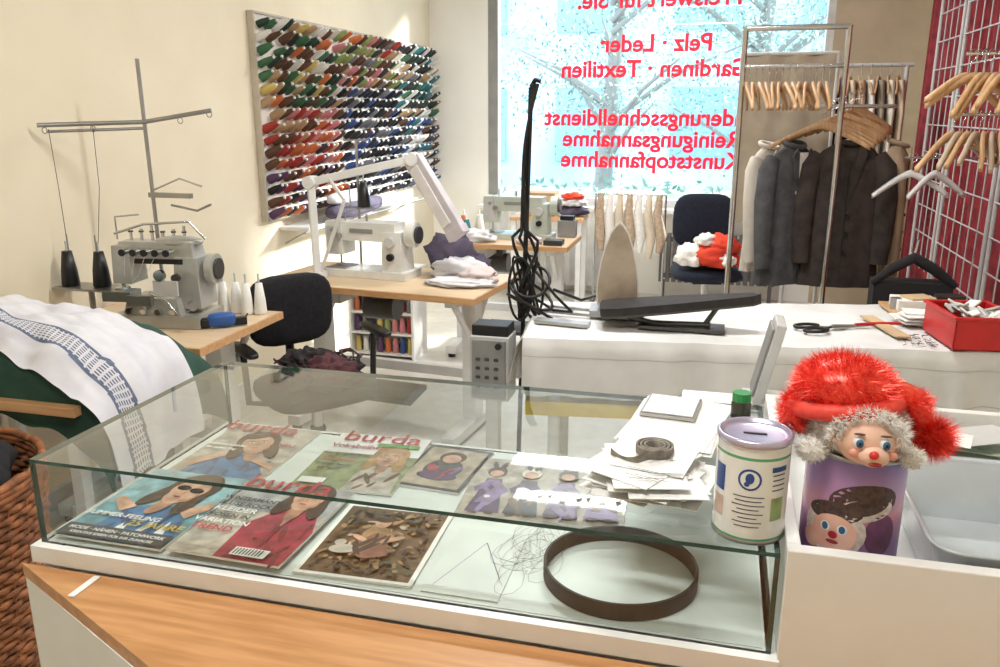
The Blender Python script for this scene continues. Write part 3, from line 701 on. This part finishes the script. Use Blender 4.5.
# right side
g=G('red_curtain')
g.surf(lambda u,v:Vector((XR-.06+.022*sin(u*110)+.01*sin(u*43),3.2+3.9*u,2.9-2.6*v)),280,6,redf)
g.cyl((XR-.06,3.15,2.9),(XR-.06,7.15,2.9),.014,whitem)
g.done()
g=G('wire_grid_panel')
gx=1.30
for k,(ya,yb) in enumerate(((3.42,4.50),(4.58,5.5),(5.58,6.15))):
    for e in(ya,yb): g.cyl((gx,e,.0),(gx,e,2.75),.012,lgrey,seg=8); g.box((gx,e,.01),(.12,.03,.02),lgrey)
    n=6 if k<2 else 4
    for i in range(1,n): g.cyl((gx,ya+(yb-ya)*i/n,.6),(gx,ya+(yb-ya)*i/n,2.75),.004,lgrey,seg=6)
    z=.66
    while z<2.76: g.cyl((gx-.006,ya,z),(gx-.006,yb,z),.0045,lgrey,seg=6); z+=.17
g.done()
g=G('wooden_hanger_bunch')
g.cyl((1.29,3.55,1.80),(.84,3.50,1.80),.006,chrome)
for i in range(13): hanger(g,Tr(.86+.025*i,3.52+random.uniform(-.01,.01),1.72,radians(34+5*i+random.uniform(-8,8)),0,radians(random.uniform(-14,6))),.44,mat=woodh,th=.016)
g.done()
g=G('wooden_hanger_bunch')
g.cyl((1.29,3.72,1.585),(.86,3.68,1.585),.006,chrome)
hg2=M('hanger_grey',(190,170,146),.5)
for i in range(10): hanger(g,Tr(.88+.030*i,3.70,1.505,radians(42+6*i+random.uniform(-8,8)),0,radians(random.uniform(-8,8))),.42,mat=hg2 if i%2 else woodh,th=.016)
g.done()
g=G('white_hanger')
g.cyl((1.3,4.4,1.385),(.84,4.35,1.385),.005,chrome)
hanger(g,Tr(.88,4.36,1.31,radians(14)),.36,mat=whitem,th=.024); hanger(g,Tr(.99,4.36,1.31,radians(30)),.32,mat=whitem,th=.02)
g.done()
g=G('dark_garment')
dm=M('dark_cloth',(34,32,36),.9,bump=.2)
g.tube([(.68,3.9,.86),(.76,3.9,.93),(.84,3.9,.98),(.93,3.9,.93),(1.02,3.9,.86)],[.016,.024,.026,.024,.016],dm); g.tube([(.84,3.9,.98),(.85,3.9,1.06)],.008,chrome); g.box((.85,3.95,.44),(.32,.12,.86),dm); g.done()
g=G('white_garment')
g.surf(lambda u,v:Vector((1.14+.06*cos(u*2*pi)+.03*v,3.35+.14*sin(u*2*pi)*(1+.15*sin(9*u)),1.36-.42*v-.05*abs(sin(u*2*pi)))),24,10,M('white_cloth',(232,230,228),.9,bump=.2))
hanger(g,Tr(1.14,3.35,1.36,radians(90)),.3); g.tube([(1.28,3.45,1.44),(1.14,3.35,1.455)],.004,chrome)
g.done()

# ---------------- office chair
def office_chair(name,x,y,rz,fab,seat=.48,bw=.40,bh=.42,arms=False):
    g=G(name); g.T=Tr(x,y,0,radians(rz))
    for k in range(5):
        a=k*2*pi/5+.3
        g.tube([(0,0,.12),(.15*cos(a),.15*sin(a),.10),(.28*cos(a),.28*sin(a),.07)],[.028,.022,.016],black)
        g.cyl((.28*cos(a)-.02*sin(a),.28*sin(a)+.02*cos(a),.03),(.28*cos(a)+.02*sin(a),.28*sin(a)-.02*cos(a),.03),.03,black)
    g.cyl((0,0,.1),(0,0,seat-.06),.025,chrome); g.cyl((0,0,.1),(0,0,seat-.2),.034,black)
    g.box((0,0,seat-.07),(.2,.22,.03),black)
    g.sph((0,0,seat-.02),(.24,.23,.045),fab,e=.5,nu=28)
    g.tube([(0,-.15,seat-.06),(0,-.27,seat-.04),(0,-.28,seat+.12),(0,-.25,seat+.3)],.02,black)
    g.sph((0,-.24,seat+.12+bh/2),(bw/2,.035,bh/2),fab,e=.55,nu=28,rot=(radians(-6),0,0))
    g.sph((0,-.262,seat+.12+bh/2),(bw/2*.96,.025,bh/2*.96),black,e=.55,nu=28,rot=(radians(-6),0,0))
    if arms:
        for s_ in(-1,1):
            g.tube([(s_*.2,-.02,seat-.06),(s_*.29,-.02,seat-.04),(s_*.3,-.02,seat+.19)],.014,black)
            g.sph((s_*.3,0,seat+.2),(.03,.13,.016),black,e=.6)
    g.done()
office_chair('office_chair',-.06,6.0,190,navyf,seat=.50,bw=.44,bh=.40)
g=G('red_white_cloth')
def lump(c,r,mat,seed,amp=.35):
    def fn(u,v):
        th=u*2*pi; ph=-pi/2+pi*v; d=Vector((cos(ph)*cos(th),cos(ph)*sin(th),sin(ph)))
        k=1+amp*mnoise.noise(d*2.2+Vector((seed,0,0)))+amp*.5*mnoise.noise(d*6+Vector((seed,3,0)))
        z=d.z*r[2]*k
        return Vector((c[0]+d.x*r[0]*k,c[1]+d.y*r[1]*k,c[2]+max(z,-r[2]*.6)))
    g.surf(fn,36,20,mat)
oran=M('orange_red_cloth',(232,80,52),.85,c2=(215,56,36),nscale=6,bump=.3)
lump((-.02,5.93,.61),(.19,.16,.10),oran,2); lump((-.16,5.85,.61),(.11,.08,.09),wfur,5); lump((.08,5.84,.60),(.06,.08,.05),wfur,8); lump((.04,5.9,.69),(.12,.10,.08),oran,9); lump((-.07,5.86,.73),(.07,.05,.05),wfur,11)
g.done()
office_chair('black_office_chair',-1.66,3.12,-130,blackf,seat=.445,bw=.40,bh=.33,arms=True)
g=G('dark_fabric_bundle')
bun=M('bundle_dark',(52,42,44),.9,c2=(24,22,26),nscale=30,bump=.6); bun2=M('bundle_maroon',(96,52,56),.9,c2=(60,34,40),nscale=30,bump=.4)
bx_,by_=-1.60,3.05
lump((bx_-.01,by_,.515),(.18,.16,.07),bun,21,.5); lump((bx_+.07,by_-.05,.55),(.11,.10,.06),bun2,23,.5); lump((bx_-.07,by_+.02,.56),(.10,.09,.05),bun,25,.5)
for k in range(26):
    a=random.uniform(0,2*pi); rr_=random.uniform(.05,.12); c0=Vector((bx_+random.uniform(-.08,.08),by_+random.uniform(-.07,.07),.565))
    g.tube([c0+Vector((rr_*cos(a+t*.5),rr_*sin(a+t*.5)*.8,.02*sin(t*1.3+k)+.01)) for t in range(9)],.004,random.choice([black,bun,bun2]),5)
g.done()

# ---------------- sewing tables
def stable(name,cx,cy,w,d,rz,legx):
    g=G(name,.003); g.T=Tr(cx,cy,0,radians(rz))
    g.box((0,0,.755),(w,d,.03),woodt)
    g.box((0,0,.7705),(w-.02,d-.02,.001),M('table_laminate',(222,198,166),.35,c2=(214,188,154),nscale=5,stretch=(1,10,10)))
    for s_ in legx:
        g.box((s_,0,.40),(.07,.10,.68),whitem); g.box((s_,0,.725),(.06,d*.85,.035),whitem); g.box((s_,0,.05),(.07,d*1.05,.05),whitem)
        for t in(-1,1): g.cyl((s_,t*d*.48,0),(s_,t*d*.48,.03),.025,black); g.tube([(s_,t*.04,.52),(s_,t*d*.36,.71)],.016,whitem)
    g.box(((legx[0]+legx[-1])/2,.08,.28),(abs(legx[-1]-legx[0]),.04,.05),whitem)
    g.box((0,-.02,.16),(.30,.2,.025),dsteel,rot=(.15,0,0))
    g.cyl((-.22,.14,.58),(-.04,.14,.58),.07,dsteel); g.box((-.12,.14,.68),(.1,.1,.1),dsteel)
    g.box((-w*.3,-.02,.69),(.3,.3,.07),lgrey)
    return g.done()
stable('sewing_table',-1.60,3.88,1.18,.62,-6,(-.42,.45))
stable('sewing_table',-1.34,5.34,.88,.56,0,(-.33,.33))
stable('sewing_table',-2.17,2.78,.80,.60,0,(-.28,.28))
g=G('cutting_table',.003); g.box((-2.17,2.14,.755),(.82,.58,.03),woodt)
for a in(-.36,.36):
    for b in(-.24,.24): g.box((-2.17+a,2.14+b,.37),(.04,.04,.74),whitem)
g.done()
body=M('machine_cream',(234,234,229),.3,coat=.3); bodyg=M('machine_green',(198,207,196),.35,coat=.3)
def machine(name,x,y,z,rz,mt,s=1.0):
    g=G(name,.008); g.T=Tr(x,y,z,radians(rz))@Matrix.Scale(s,4)
    g.box((0,0,.02),(.50,.20,.04),mt)
    g.box((-.18,-.01,.043),(.12,.14,.006),steel)
    g.box((.16,0,.14),(.12,.15,.22),mt,top=(.9,.9))
    g.box((-.03,0,.245),(.42,.13,.10),mt)
    g.box((-.19,0,.20),(.10,.14,.17),mt)
    g.box((-.19,-.072,.20),(.07,.008,.14),lgrey)
    g.cyl((.23,0,.235),(.28,0,.235),.065,mt,seg=24); g.cyl((.28,0,.235),(.295,0,.235),.045,dsteel,seg=20)
    g.cyl((-.19,0,.06),(-.19,0,.12),.006,steel); g.box((-.19,-.01,.055),(.03,.04,.008),steel)
    g.cyl((-.15,-.07,.22),(-.15,-.10,.22),.016,steel); g.cyl((-.19,-.07,.25),(-.19,-.09,.25),.010,steel)
    g.cyl((.16,-.075,.2),(.16,-.10,.2),.028,lgrey); g.cyl((.16,-.075,.12),(.16,-.095,.12),.02,black)
    g.cyl((-.02,0,.295),(-.02,0,.33),.007,steel); g.cyl((-.14,-.02,.295),(-.14,-.02,.345),.004,steel)
    g.box((-.02,-.068,.25),(.14,.004,.022),grey)
    g.tube([(-.15,-.1,.22),(-.17,-.08,.30),(-.14,-.02,.34),(.1,.05,.40)],.0012,black,4)
    g.done()
machine('sewing_machine',-1.72,3.92,.772,-6,body,.95)
machine('sewing_machine',-1.28,5.36,.772,0,bodyg,.95)
def cone_g(g,x,y,z,mt,h=.13,r=.033):
    g.lathe((x,y,z),[(0,0),(r,0),(r*1.02,.008),(r*.9,h*.45),(r*.55,h),(r*.35,h),(0,h)],mt,16)
    g.cyl((x,y,z+h),(x,y,z+h+.04),.004,lgrey,seg=6)
def cone(*a,**k): cone_g(g,*a,**k)
g=G('thread_cone_stand')
g.cyl((-1.86,4.10,.772),(-1.86,4.10,1.45),.007,steel); g.box((-1.86,4.10,.776),(.1,.1,.01),steel)
g.box((-1.86,4.08,1.10),(.16,.06,.008),steel); cone(-1.82,4.08,1.105,black); g.cyl((-1.9,4.08,1.105),(-1.9,4.08,1.22),.004,steel); g.tube([(-1.93,4.10,1.45),(-1.79,4.10,1.45)],.005,steel)
g.done()
g=G('articulated_work_lamp',.004)
def arm(a,b,w=.04,mt=whitem,d_=.8):
    a=Vector(a);b=Vector(b);d=b-a; L=d.length; q_=d.to_track_quat('X','Z').to_matrix().to_4x4()
    T0=g.T; g.T=T0@Matrix.Translation((a+b)/2)@q_; g.box((0,0,0),(L,w*d_,w),mt); g.T=T0
p0,p1,p2,p3=(-1.97,3.80,.772),(-2.0,3.84,1.25),(-1.46,3.88,1.37),(-1.22,3.80,1.04)
g.cyl(p0,(p0[0],p0[1],.80),.05,whitem); arm(p0,p1,.045); arm(p1,p2,.04)
for p in(p1,p2): g.cyl((p[0],p[1]-.035,p[2]),(p[0],p[1]+.035,p[2]),.032,whitem)
hm=M('lamp_head',(206,200,206),.45)
arm(p2,p3,.10,hm,.45); arm((-1.45,3.865,1.33),(-1.26,3.80,1.06),.06,M('lamp_tube_off',(232,228,228),.3),.5); arm((-1.225,3.80,1.05),(-1.20,3.79,1.01),.11,hm,.5)
arm((-1.95,3.80,.80),(-1.80,3.80,1.17),.018); arm((-1.80,3.8,1.17),(-1.9,3.84,1.27),.018)
g.done()
g=G('fabric_pile_purple')
pu=M('purple_cloth',(100,92,112),.9,c2=(70,64,84),nscale=8,bump=.4); lg=M('pale_cloth',(222,222,226),.9,bump=.3)
lump((-1.33,4.08,.86),(.13,.08,.13),pu,1); lump((-1.26,3.98,.81),(.15,.10,.06),lg,4); lump((-1.14,3.90,.80),(.10,.11,.04),M('pale_pink_cloth',(224,208,206),.9,bump=.3),6); lump((-1.27,4.08,.82),(.13,.08,.07),pu,7); lump((-1.2,3.78,.787),(.17,.08,.02),lg,14)
g.done()

# machine 1
g=G('overlock_machine',.006)
mm=M('machine_metal',(192,192,188),.28,.35,c2=(174,174,168))
g.T=Tr(-2.12,2.80,.772,radians(8))
g.box((0,0,.025),(.36,.22,.05),mm); g.box((-.02,-.02,.08),(.24,.16,.07),mm,top=(.85,.85))
g.box((.11,.02,.17),(.11,.15,.20),mm,top=(.85,.85)); g.box((-.02,.02,.29),(.32,.11,.075),mm,top=(.95,.8)); g.box((-.15,.0,.24),(.08,.12,.15),mm,top=(.9,.9)); g.sph((.06,.02,.325),(.10,.05,.025),mm)
g.box((-.16,-.06,.12),(.12,.08,.04),steel); g.cyl((-.16,-.04,.12),(-.16,-.04,.18),.008,chrome); g.box((-.16,-.05,.145),(.04,.05,.01),chrome)
for i in range(5):
    g.cyl((-.12+i*.045,-.045,.295),(-.12+i*.045,-.09,.295),.011,chrome); g.cyl((-.12+i*.045,-.09,.295),(-.12+i*.045,-.095,.295),.014,black)
g.cyl((.18,.02,.22),(.21,.02,.22),.06,mm,seg=28); g.cyl((.21,.02,.22),(.22,.02,.22),.042,dsteel,seg=24); g.cyl((.15,-.1,.1),(.18,-.15,.1),.016,steel)
for i in range(4): g.cyl((-.1+i*.06,-.11,.07+.01*(i%2)),(-.1+i*.06,-.13,.07),.012,chrome)
for i in range(6): g.cyl((-.14+i*.045,.02,.32),(-.14+i*.045,.02,.36+.014*(i%3)),.006,chrome); g.cyl((-.14+i*.045,.02,.36),(-.14+i*.045,.02,.366),.010,dsteel)
g.tube([(-.18,-.03,.36),(-.05,-.04,.40),(.13,-.02,.41),(.18,0,.34)],.005,chrome); g.tube([(-.2,.02,.33),(-.2,.02,.42),(-.1,.02,.43)],.004,chrome)
g.box((.05,-.10,.16),(.10,.01,.06),lgrey); g.box((.0,-.045,.255),(.2,.006,.02),black)
g.cyl((.03,-.09,.21),(.03,-.11,.21),.022,chrome); g.cyl((.09,-.08,.20),(.09,-.10,.20),.016,dsteel); g.box((-.06,-.10,.11),(.1,.03,.04),steel); g.tube([(-.02,-.1,.14),(.06,-.13,.12),(.1,-.12,.06)],.005,chrome)
for i in range(4): g.tube([(-.12+i*.045,-.07,.30),(-.14+i*.03,-.06,.2),(-.16,-.04,.14)],.0012,paper,4)
g.done()
g=G('thread_stand')
g.cyl((-2.28,2.99,.772),(-2.29,2.99,1.80),.008,steel); g.box((-2.28,2.99,.78),(.08,.08,.015),steel)
g.tube([(-2.565,2.72,1.545),(-2.28,2.98,1.555),(-2.02,3.06,1.60)],.009,steel); g.tube([(-2.56,2.76,1.52),(-2.28,2.97,1.53)],.006,steel)
for x,y_,z in((-2.55,2.74,1.54),(-2.42,2.85,1.545),(-2.14,3.02,1.575),(-2.03,3.06,1.6)): g.tube([(x+.012*cos(t),y_,z-.015+.012*sin(t)) for t in [i*2*pi/10 for i in range(10)]],.002,steel,5,True)
g.box((-2.45,2.76,.905),(.27,.12,.01),steel); g.cyl((-2.45,2.76,.772),(-2.45,2.76,.905),.012,steel)
cone(-2.535,2.75,.912,black,.14,.034); cone(-2.40,2.77,.912,black,.14,.034)
for x in(-2.535,-2.40): g.cyl((x,2.76,.912),(x,2.76,1.12),.003,steel,seg=6)
g.tube([(-2.535,2.76,1.06),(-2.54,2.76,1.3),(-2.55,2.76,1.53)],.0012,black,4); g.tube([(-2.40,2.77,1.06),(-2.40,2.82,1.3),(-2.42,2.85,1.54)],.0012,black,4)
g.box((-2.2,2.99,1.26),(.2,.02,.02),steel); g.tube([(-2.2,2.99,1.22),(-2.08,2.99,1.20),(-2.0,2.97,1.23)],.005,steel); g.tube([(-2.28,2.99,1.28),(-2.15,2.99,1.33),(-2.05,2.99,1.30)],.004,chrome)
g.done()
g=G('white_thread_cones')
wth=M('white_thread',(242,241,236),.8,nscale=120,stretch=(1,1,8))
for x,y_ in((-2.00,3.00),(-1.945,3.01),(-1.89,3.0),(-1.84,3.02)): cone(x,y_,.772,wth,.13,.026)
g.done()
g=G('blue_hand_tool',.003)
g.T=Tr(-1.87,2.78,.772,radians(35))
g.sph((0,0,.03),(.055,.03,.028),blue,e=.6); g.box((.06,0,.02),(.07,.03,.03),black); g.sph((-.06,0,.022),(.025,.02,.02),black,e=.6)
g.tube([(.09,0,.03),(.10,.02,.04),(.09,.05,.02)],.004,black,6); g.done()

def heap(s_,y,off,wob,seed):
    x=-2.57+s_; bulge=.15*(1-abs((y-2.15)/.36)**3 if abs(y-2.15)<.36 else 0)
    ztop=.80+bulge+wob*N(x*4,y*4,seed)+wob*.5*N(x*11,y*11,seed)
    lim=.80
    if s_<lim: zz=ztop-.10*max(0,(s_/lim))**6; xx=x
    else:
        t=s_-lim; xx=-2.57+lim+.10*(1-math.exp(-t*14))+.012*sin(y*30+seed); zz=ztop-.10-t*1.0
    return Vector((xx+off*(1 if s_>=lim else .3),y,zz+off))
gr=M('green_cloth',(48,84,72),.9,c2=(32,62,54),nscale=8,bump=.4); wc=M('white_linen',(226,226,232),.85,c2=(210,210,220),nscale=8,bump=.25); ck=M('blue_check',(92,104,132),.85,c2=(110,122,148),nscale=30)
g=G('green_fabric_heap')
g.surf(lambda u,v:heap(1.05*u,1.80+.68*v,0,.04,3.3) if v>.12 else heap(1.05*u,1.80+.68*.12-.03*(.12-v),0,.04,3.3)-Vector((0,0,(.12-v)*1.4)),70,50,gr)
g.done()
g=G('white_checked_cloth')
def wfn(u,v): return heap(1.12*u,1.93+.42*v-.06*u+.03*sin(u*7),.018,.04,3.3)+Vector((0,0,.010*N(u*16,v*10,7)))
def wmf(u,v):
    b=v-(.16+.05*sin(u*3))
    if 0<b<.12: return ck if (int(u*176)%3<2 and int(b*110)%2==0) else wc
    if -.02<b<0 or .12<b<.14: return ck
    return wc
g.surf(wfn,176,110,wc,mf=wmf)
g.done()
g=G('wicker_basket')
wk=M('wicker',(168,106,62),.7,c2=(112,68,40),nscale=30,bump=.5)
bc=(-1.87,1.42); nr=36
for k in range(nr):
    z=.016+k*.0195; r=.225+.065*(k/(nr-1))
    g.tube([(bc[0]+(r+.005*(1 if (i+k)%2 else -1))*cos(i*2*pi/60),bc[1]+(r+.005*(1 if (i+k)%2 else -1))*sin(i*2*pi/60),z) for i in range(60)],.0095,wk,6,True)
for i in range(30):
    a=i*2*pi/30; g.tube([(bc[0]+.225*cos(a),bc[1]+.225*sin(a),.01),(bc[0]+.292*cos(a),bc[1]+.292*sin(a),.71)],.005,wk,6)
for k in range(3): g.tube([(bc[0]+(.293)*cos(i*2*pi/40),bc[1]+.293*sin(i*2*pi/40),.715+.014*k+.005*sin(i*2.2+k*3)) for i in range(40)],.011,wk,8,True)
g.cyl((bc[0],bc[1],.005),(bc[0],bc[1],.02),.22,wk,seg=30)
g.done()
g=G('dark_fabric_scraps'); lump((bc[0],bc[1],.70),(.22,.22,.14),blackf,3,.3); g.done()

# ---------------- thread spool board
g=G('thread_spool_board')
bd=M('board_white',(232,228,218),.7); bfr=M('board_frame',(200,190,174),.6)
y0,y1,z0,z1=4.36,7.34,.97,2.13
bx=XL+.002
g.box((bx+.015,(y0+y1)/2,(z0+z1)/2),(.03,y1-y0,z1-z0),bd)
for z in(z0,z1): g.box((bx+.02,(y0+y1)/2,z),(.04,y1-y0+.02,.012),bfr)
for y in(y0,y1): g.box((bx+.02,y,(z0+z1)/2),(.04,.012,z1-z0),bfr)
pal=dict(red=(168,52,46),orange=(206,112,64),pink=(204,128,134),yellow=(212,188,110),brown=(96,64,46),tan=(182,150,114),green=(60,106,72),dgreen=(36,62,50),teal=(52,122,128),blue=(50,78,140),navy=(30,36,60),black=(24,24,28),grey=(120,120,126),white=(232,230,226),purple=(92,62,100),lime=(140,156,92),char=(52,50,54))
pm={k:M('thread_'+k,v,.6) for k,v in pal.items()}
rows=16; nc=34
for r in range(rows):
    z=z1-.05-(z1-z0-.09)*r/(rows-1)
    for c_ in range(nc):
        if random.random()<.06: continue
        y=y0+.04+(y1-y0-.08)*c_/(nc-1)+random.uniform(-.01,.01)
        f=c_/nc; h=r/rows
        if f<.3: ch=['dgreen','orange','brown','tan','green','yellow','brown','dgreen','white','char','tan'] if h<.4 else (['red','orange','brown','tan','pink','red','char','brown'] if h<.75 else ['red','black','purple','brown','orange','char'])
        elif f<.66: ch=['orange','pink','tan','lime','brown','char','grey','red'] if h<.3 else ['navy','black','blue','black','grey','char','black','brown','navy']
        else: ch=['green','teal','white','char','dgreen','tan','grey'] if h<.45 else ['char','grey','teal','blue','white','brown','navy','black']
        mt_=pm[ch[int((random.random()*.7+ (math.sin(r*1.7+c_*.35)*.15+.15))*len(ch))%len(ch)]]
        al=.42+random.uniform(-.08,.08); sw=random.uniform(-.12,.12)
        d=Vector((cos(al),sw,sin(al))).normalized(); p=Vector((bx+.03,y,z-.02)); L=random.choice([.085,.10,.11]); rr_=random.choice([.022,.026,.028])
        g.cyl(p+d*.008,p+d*L*.5,rr_,mt_,r2=rr_*.92,seg=8); g.cyl(p+d*L*.5,p+d*L,rr_*.92,mt_,r2=rr_*.5,seg=8); g.cyl(p,p+d*.012,rr_*.95,pm['white'],seg=8); g.cyl(p+d*L,p+d*(L+.010),.008,pm['white'],seg=6)
g.done()
g=G('spool_shelf_rail',.002)
g.box((XL+.102,5.5,.90),(.2,1.9,.02),whitem); g.tube([(XL+.2,4.5,.885),(XL+.2,6.9,.885)],.008,steel)
for y in(4.6,5.5,6.4): g.tube([(XL+.01,y,.80),(XL+.18,y,.89)],.006,steel)
g.done()
g=G('rolled_purple_fabric')
g.sph((XL+.22,5.2,.97),(.07,.42,.055),pu,e=.7); g.sph((XL+.22,5.75,.96),(.065,.28,.045),lg,e=.7); g.sph((XL+.22,5.1,1.05),(.055,.3,.04),lg,e=.7); g.done()
g=G('spool_shelf_unit')
sx0,sy0=-2.10,5.02
g.box((sx0,sy0,.60),(.46,.26,.015),white)
for x in(-.22,.22): g.box((sx0+x,sy0,.30),(.015,.26,.6),white)
g.box((sx0,sy0+.125,.3),(.44,.01,.6),white)
for k in range(4):
    z=.04+k*.14; g.box((sx0,sy0,z-.008),(.43,.25,.012),white)
    for i in range(8): g.cyl((sx0-.185+i*.053,sy0-.08,z),(sx0-.185+i*.053,sy0-.08,z+.1),.021,random.choice(list(pm.values())),r2=.016,seg=10)
g.done()
g=G('window_radiator',.003)
rm=M('radiator_dark',(104,102,100),.5)
for (xa,xb) in((-.45,.55),):
    n=int((xb-xa)/.055)
    for i in range(n): g.box((xa+i*.055,7.28,.36),(.035,.09,.42),rm)
    g.box(((xa+xb)/2-.02,7.28,.20),(xb-xa,.03,.04),rm); g.box(((xa+xb)/2-.02,7.28,.52),(xb-xa,.03,.04),rm)
    for x in(xa+.02,xb-.08): g.box((x,7.28,.08),(.03,.06,.16),rm)
g.done()
g=G('fur_collars')
fu=[M('fur_tan',(200,180,158),.9,c2=(178,154,130),nscale=40,bump=.5),wfur,M('fur_cream',(226,212,190),.9,bump=.4)]
g.cyl((-1.0,6.95,.93),(-.42,6.95,.93),.008,chrome)
for x in(-1.0,-.42): g.cyl((x,6.95,0),(x,6.95,.93),.01,chrome); g.box((x,6.95,.01),(.04,.3,.02),chrome)
for i in range(7): g.tube([(-.95+i*.08,6.95,.93),(-.96+i*.08,6.93,.78),(-.95+i*.085,6.93,.58),(-.94+i*.08,6.93,.45-.05*(i%2))],[.025,.036,.042,.024],fu[i%3],10)
g.done()
g=G('window_curtain')
g.surf(lambda u,v:Vector((-2.0+1.05*u,7.22+.02*sin(u*60),.74-.66*v)),90,4,M('curtain_grey',(212,212,210),.9)); g.done()
g=G('sewing_accessory_boxes',.003)
g.box((-.98,5.52,.83),(.12,.10,.11),grey); g.box((-.98,5.52,.90),(.09,.08,.03),black); cone(-1.6,5.52,.772,pm['white']); cone(-1.68,5.47,.772,pm['teal'],.1); cone(-1.72,5.54,.772,pm['orange'],.12); g.box((-1.0,5.15,.79),(.12,.1,.03),dsteel)
g.done()
g=G('pale_cloth_pile'); lump((-1.55,5.17,.80),(.15,.08,.05),lg,31); lump((-1.16,5.15,.79),(.09,.06,.03),M('pale_pink_cloth',(224,208,206),.9),33); g.done()
# second work area below the window
g=G('windowsill_workbench',.003)
g.box((-1.35,6.75,.745),(.60,.36,.03),woodt)
for a in(-.27,.27):
    for b in(-.14,.14): g.box((-1.35+a,6.75+b,.365),(.04,.04,.73),whitem)
g.done()
g=G('cardboard_storage_box',.003)
g.box((-1.42,6.78,.85),(.24,.2,.17),cbm); g.box((-1.42,6.78,.94),(.25,.21,.02),M('cardboard_lid',(180,150,116),.8)); g.done()
g=G('fabric_bundle_stack')
lump((-1.15,6.75,.80),(.12,.10,.05),pu,41); lump((-1.15,6.74,.87),(.11,.09,.04),lg,42); lump((-1.16,6.74,.92),(.09,.08,.03),oran,43); g.done()

# ---------------- lights
def area(name,loc,rot,sx_,sy_,e,c=(1,1,1)):
    l=bpy.data.lights.new(name,'AREA'); l.shape='RECTANGLE'; l.size=sx_; l.size_y=sy_; l.energy=e; l.color=c
    o=bpy.data.objects.new(name,l); o.location=loc; o.rotation_euler=rot; scn.collection.objects.link(o); return o
lampd=M('lamp_diffuser',(255,252,248),.5,emis=3)
for i,(x,y,e) in enumerate(((-.5,.6,29),(-.4,3.0,43),(-.7,5.4,46))):
    g=G('ceiling_light'); g.box((x,y,ZC-.025),(1.3,.22,.05),white); g.box((x,y,ZC-.052),(1.24,.17,.006),lampd); g.done()
    area('ceiling_tube_light',(x,y,ZC-.065),(0,0,0),1.2,.16,e,(1,.985,.96))
s=bpy.data.lights.new('sun','SUN'); s.energy=14; s.angle=radians(8); s.color=(1,.97,.92)
so=bpy.data.objects.new('sun',s); so.rotation_euler=Vector((-.66,-.60,-.36)).to_track_quat('-Z','Y').to_euler(); so.location=(3,12,6); scn.collection.objects.link(so)
w=bpy.data.worlds.new('w'); scn.world=w; w.use_nodes=True
nt=w.node_tree; bg=nt.nodes['Background']; bg.inputs[0].default_value=(.80,.91,1,1); bg.inputs[1].default_value=4.2
scn.view_settings.view_transform='Standard'; scn.view_settings.look='None'; scn.view_settings.exposure=0.12

cd=bpy.data.cameras.new('camera'); cd.sensor_width=36; cd.lens=825/1000*36; cd.clip_start=.05
co=bpy.data.objects.new('camera',cd); co.location=(0,0,1.6); co.rotation_euler=(radians(90-15.13),0,radians(14.75)); scn.collection.objects.link(co); scn.camera=co
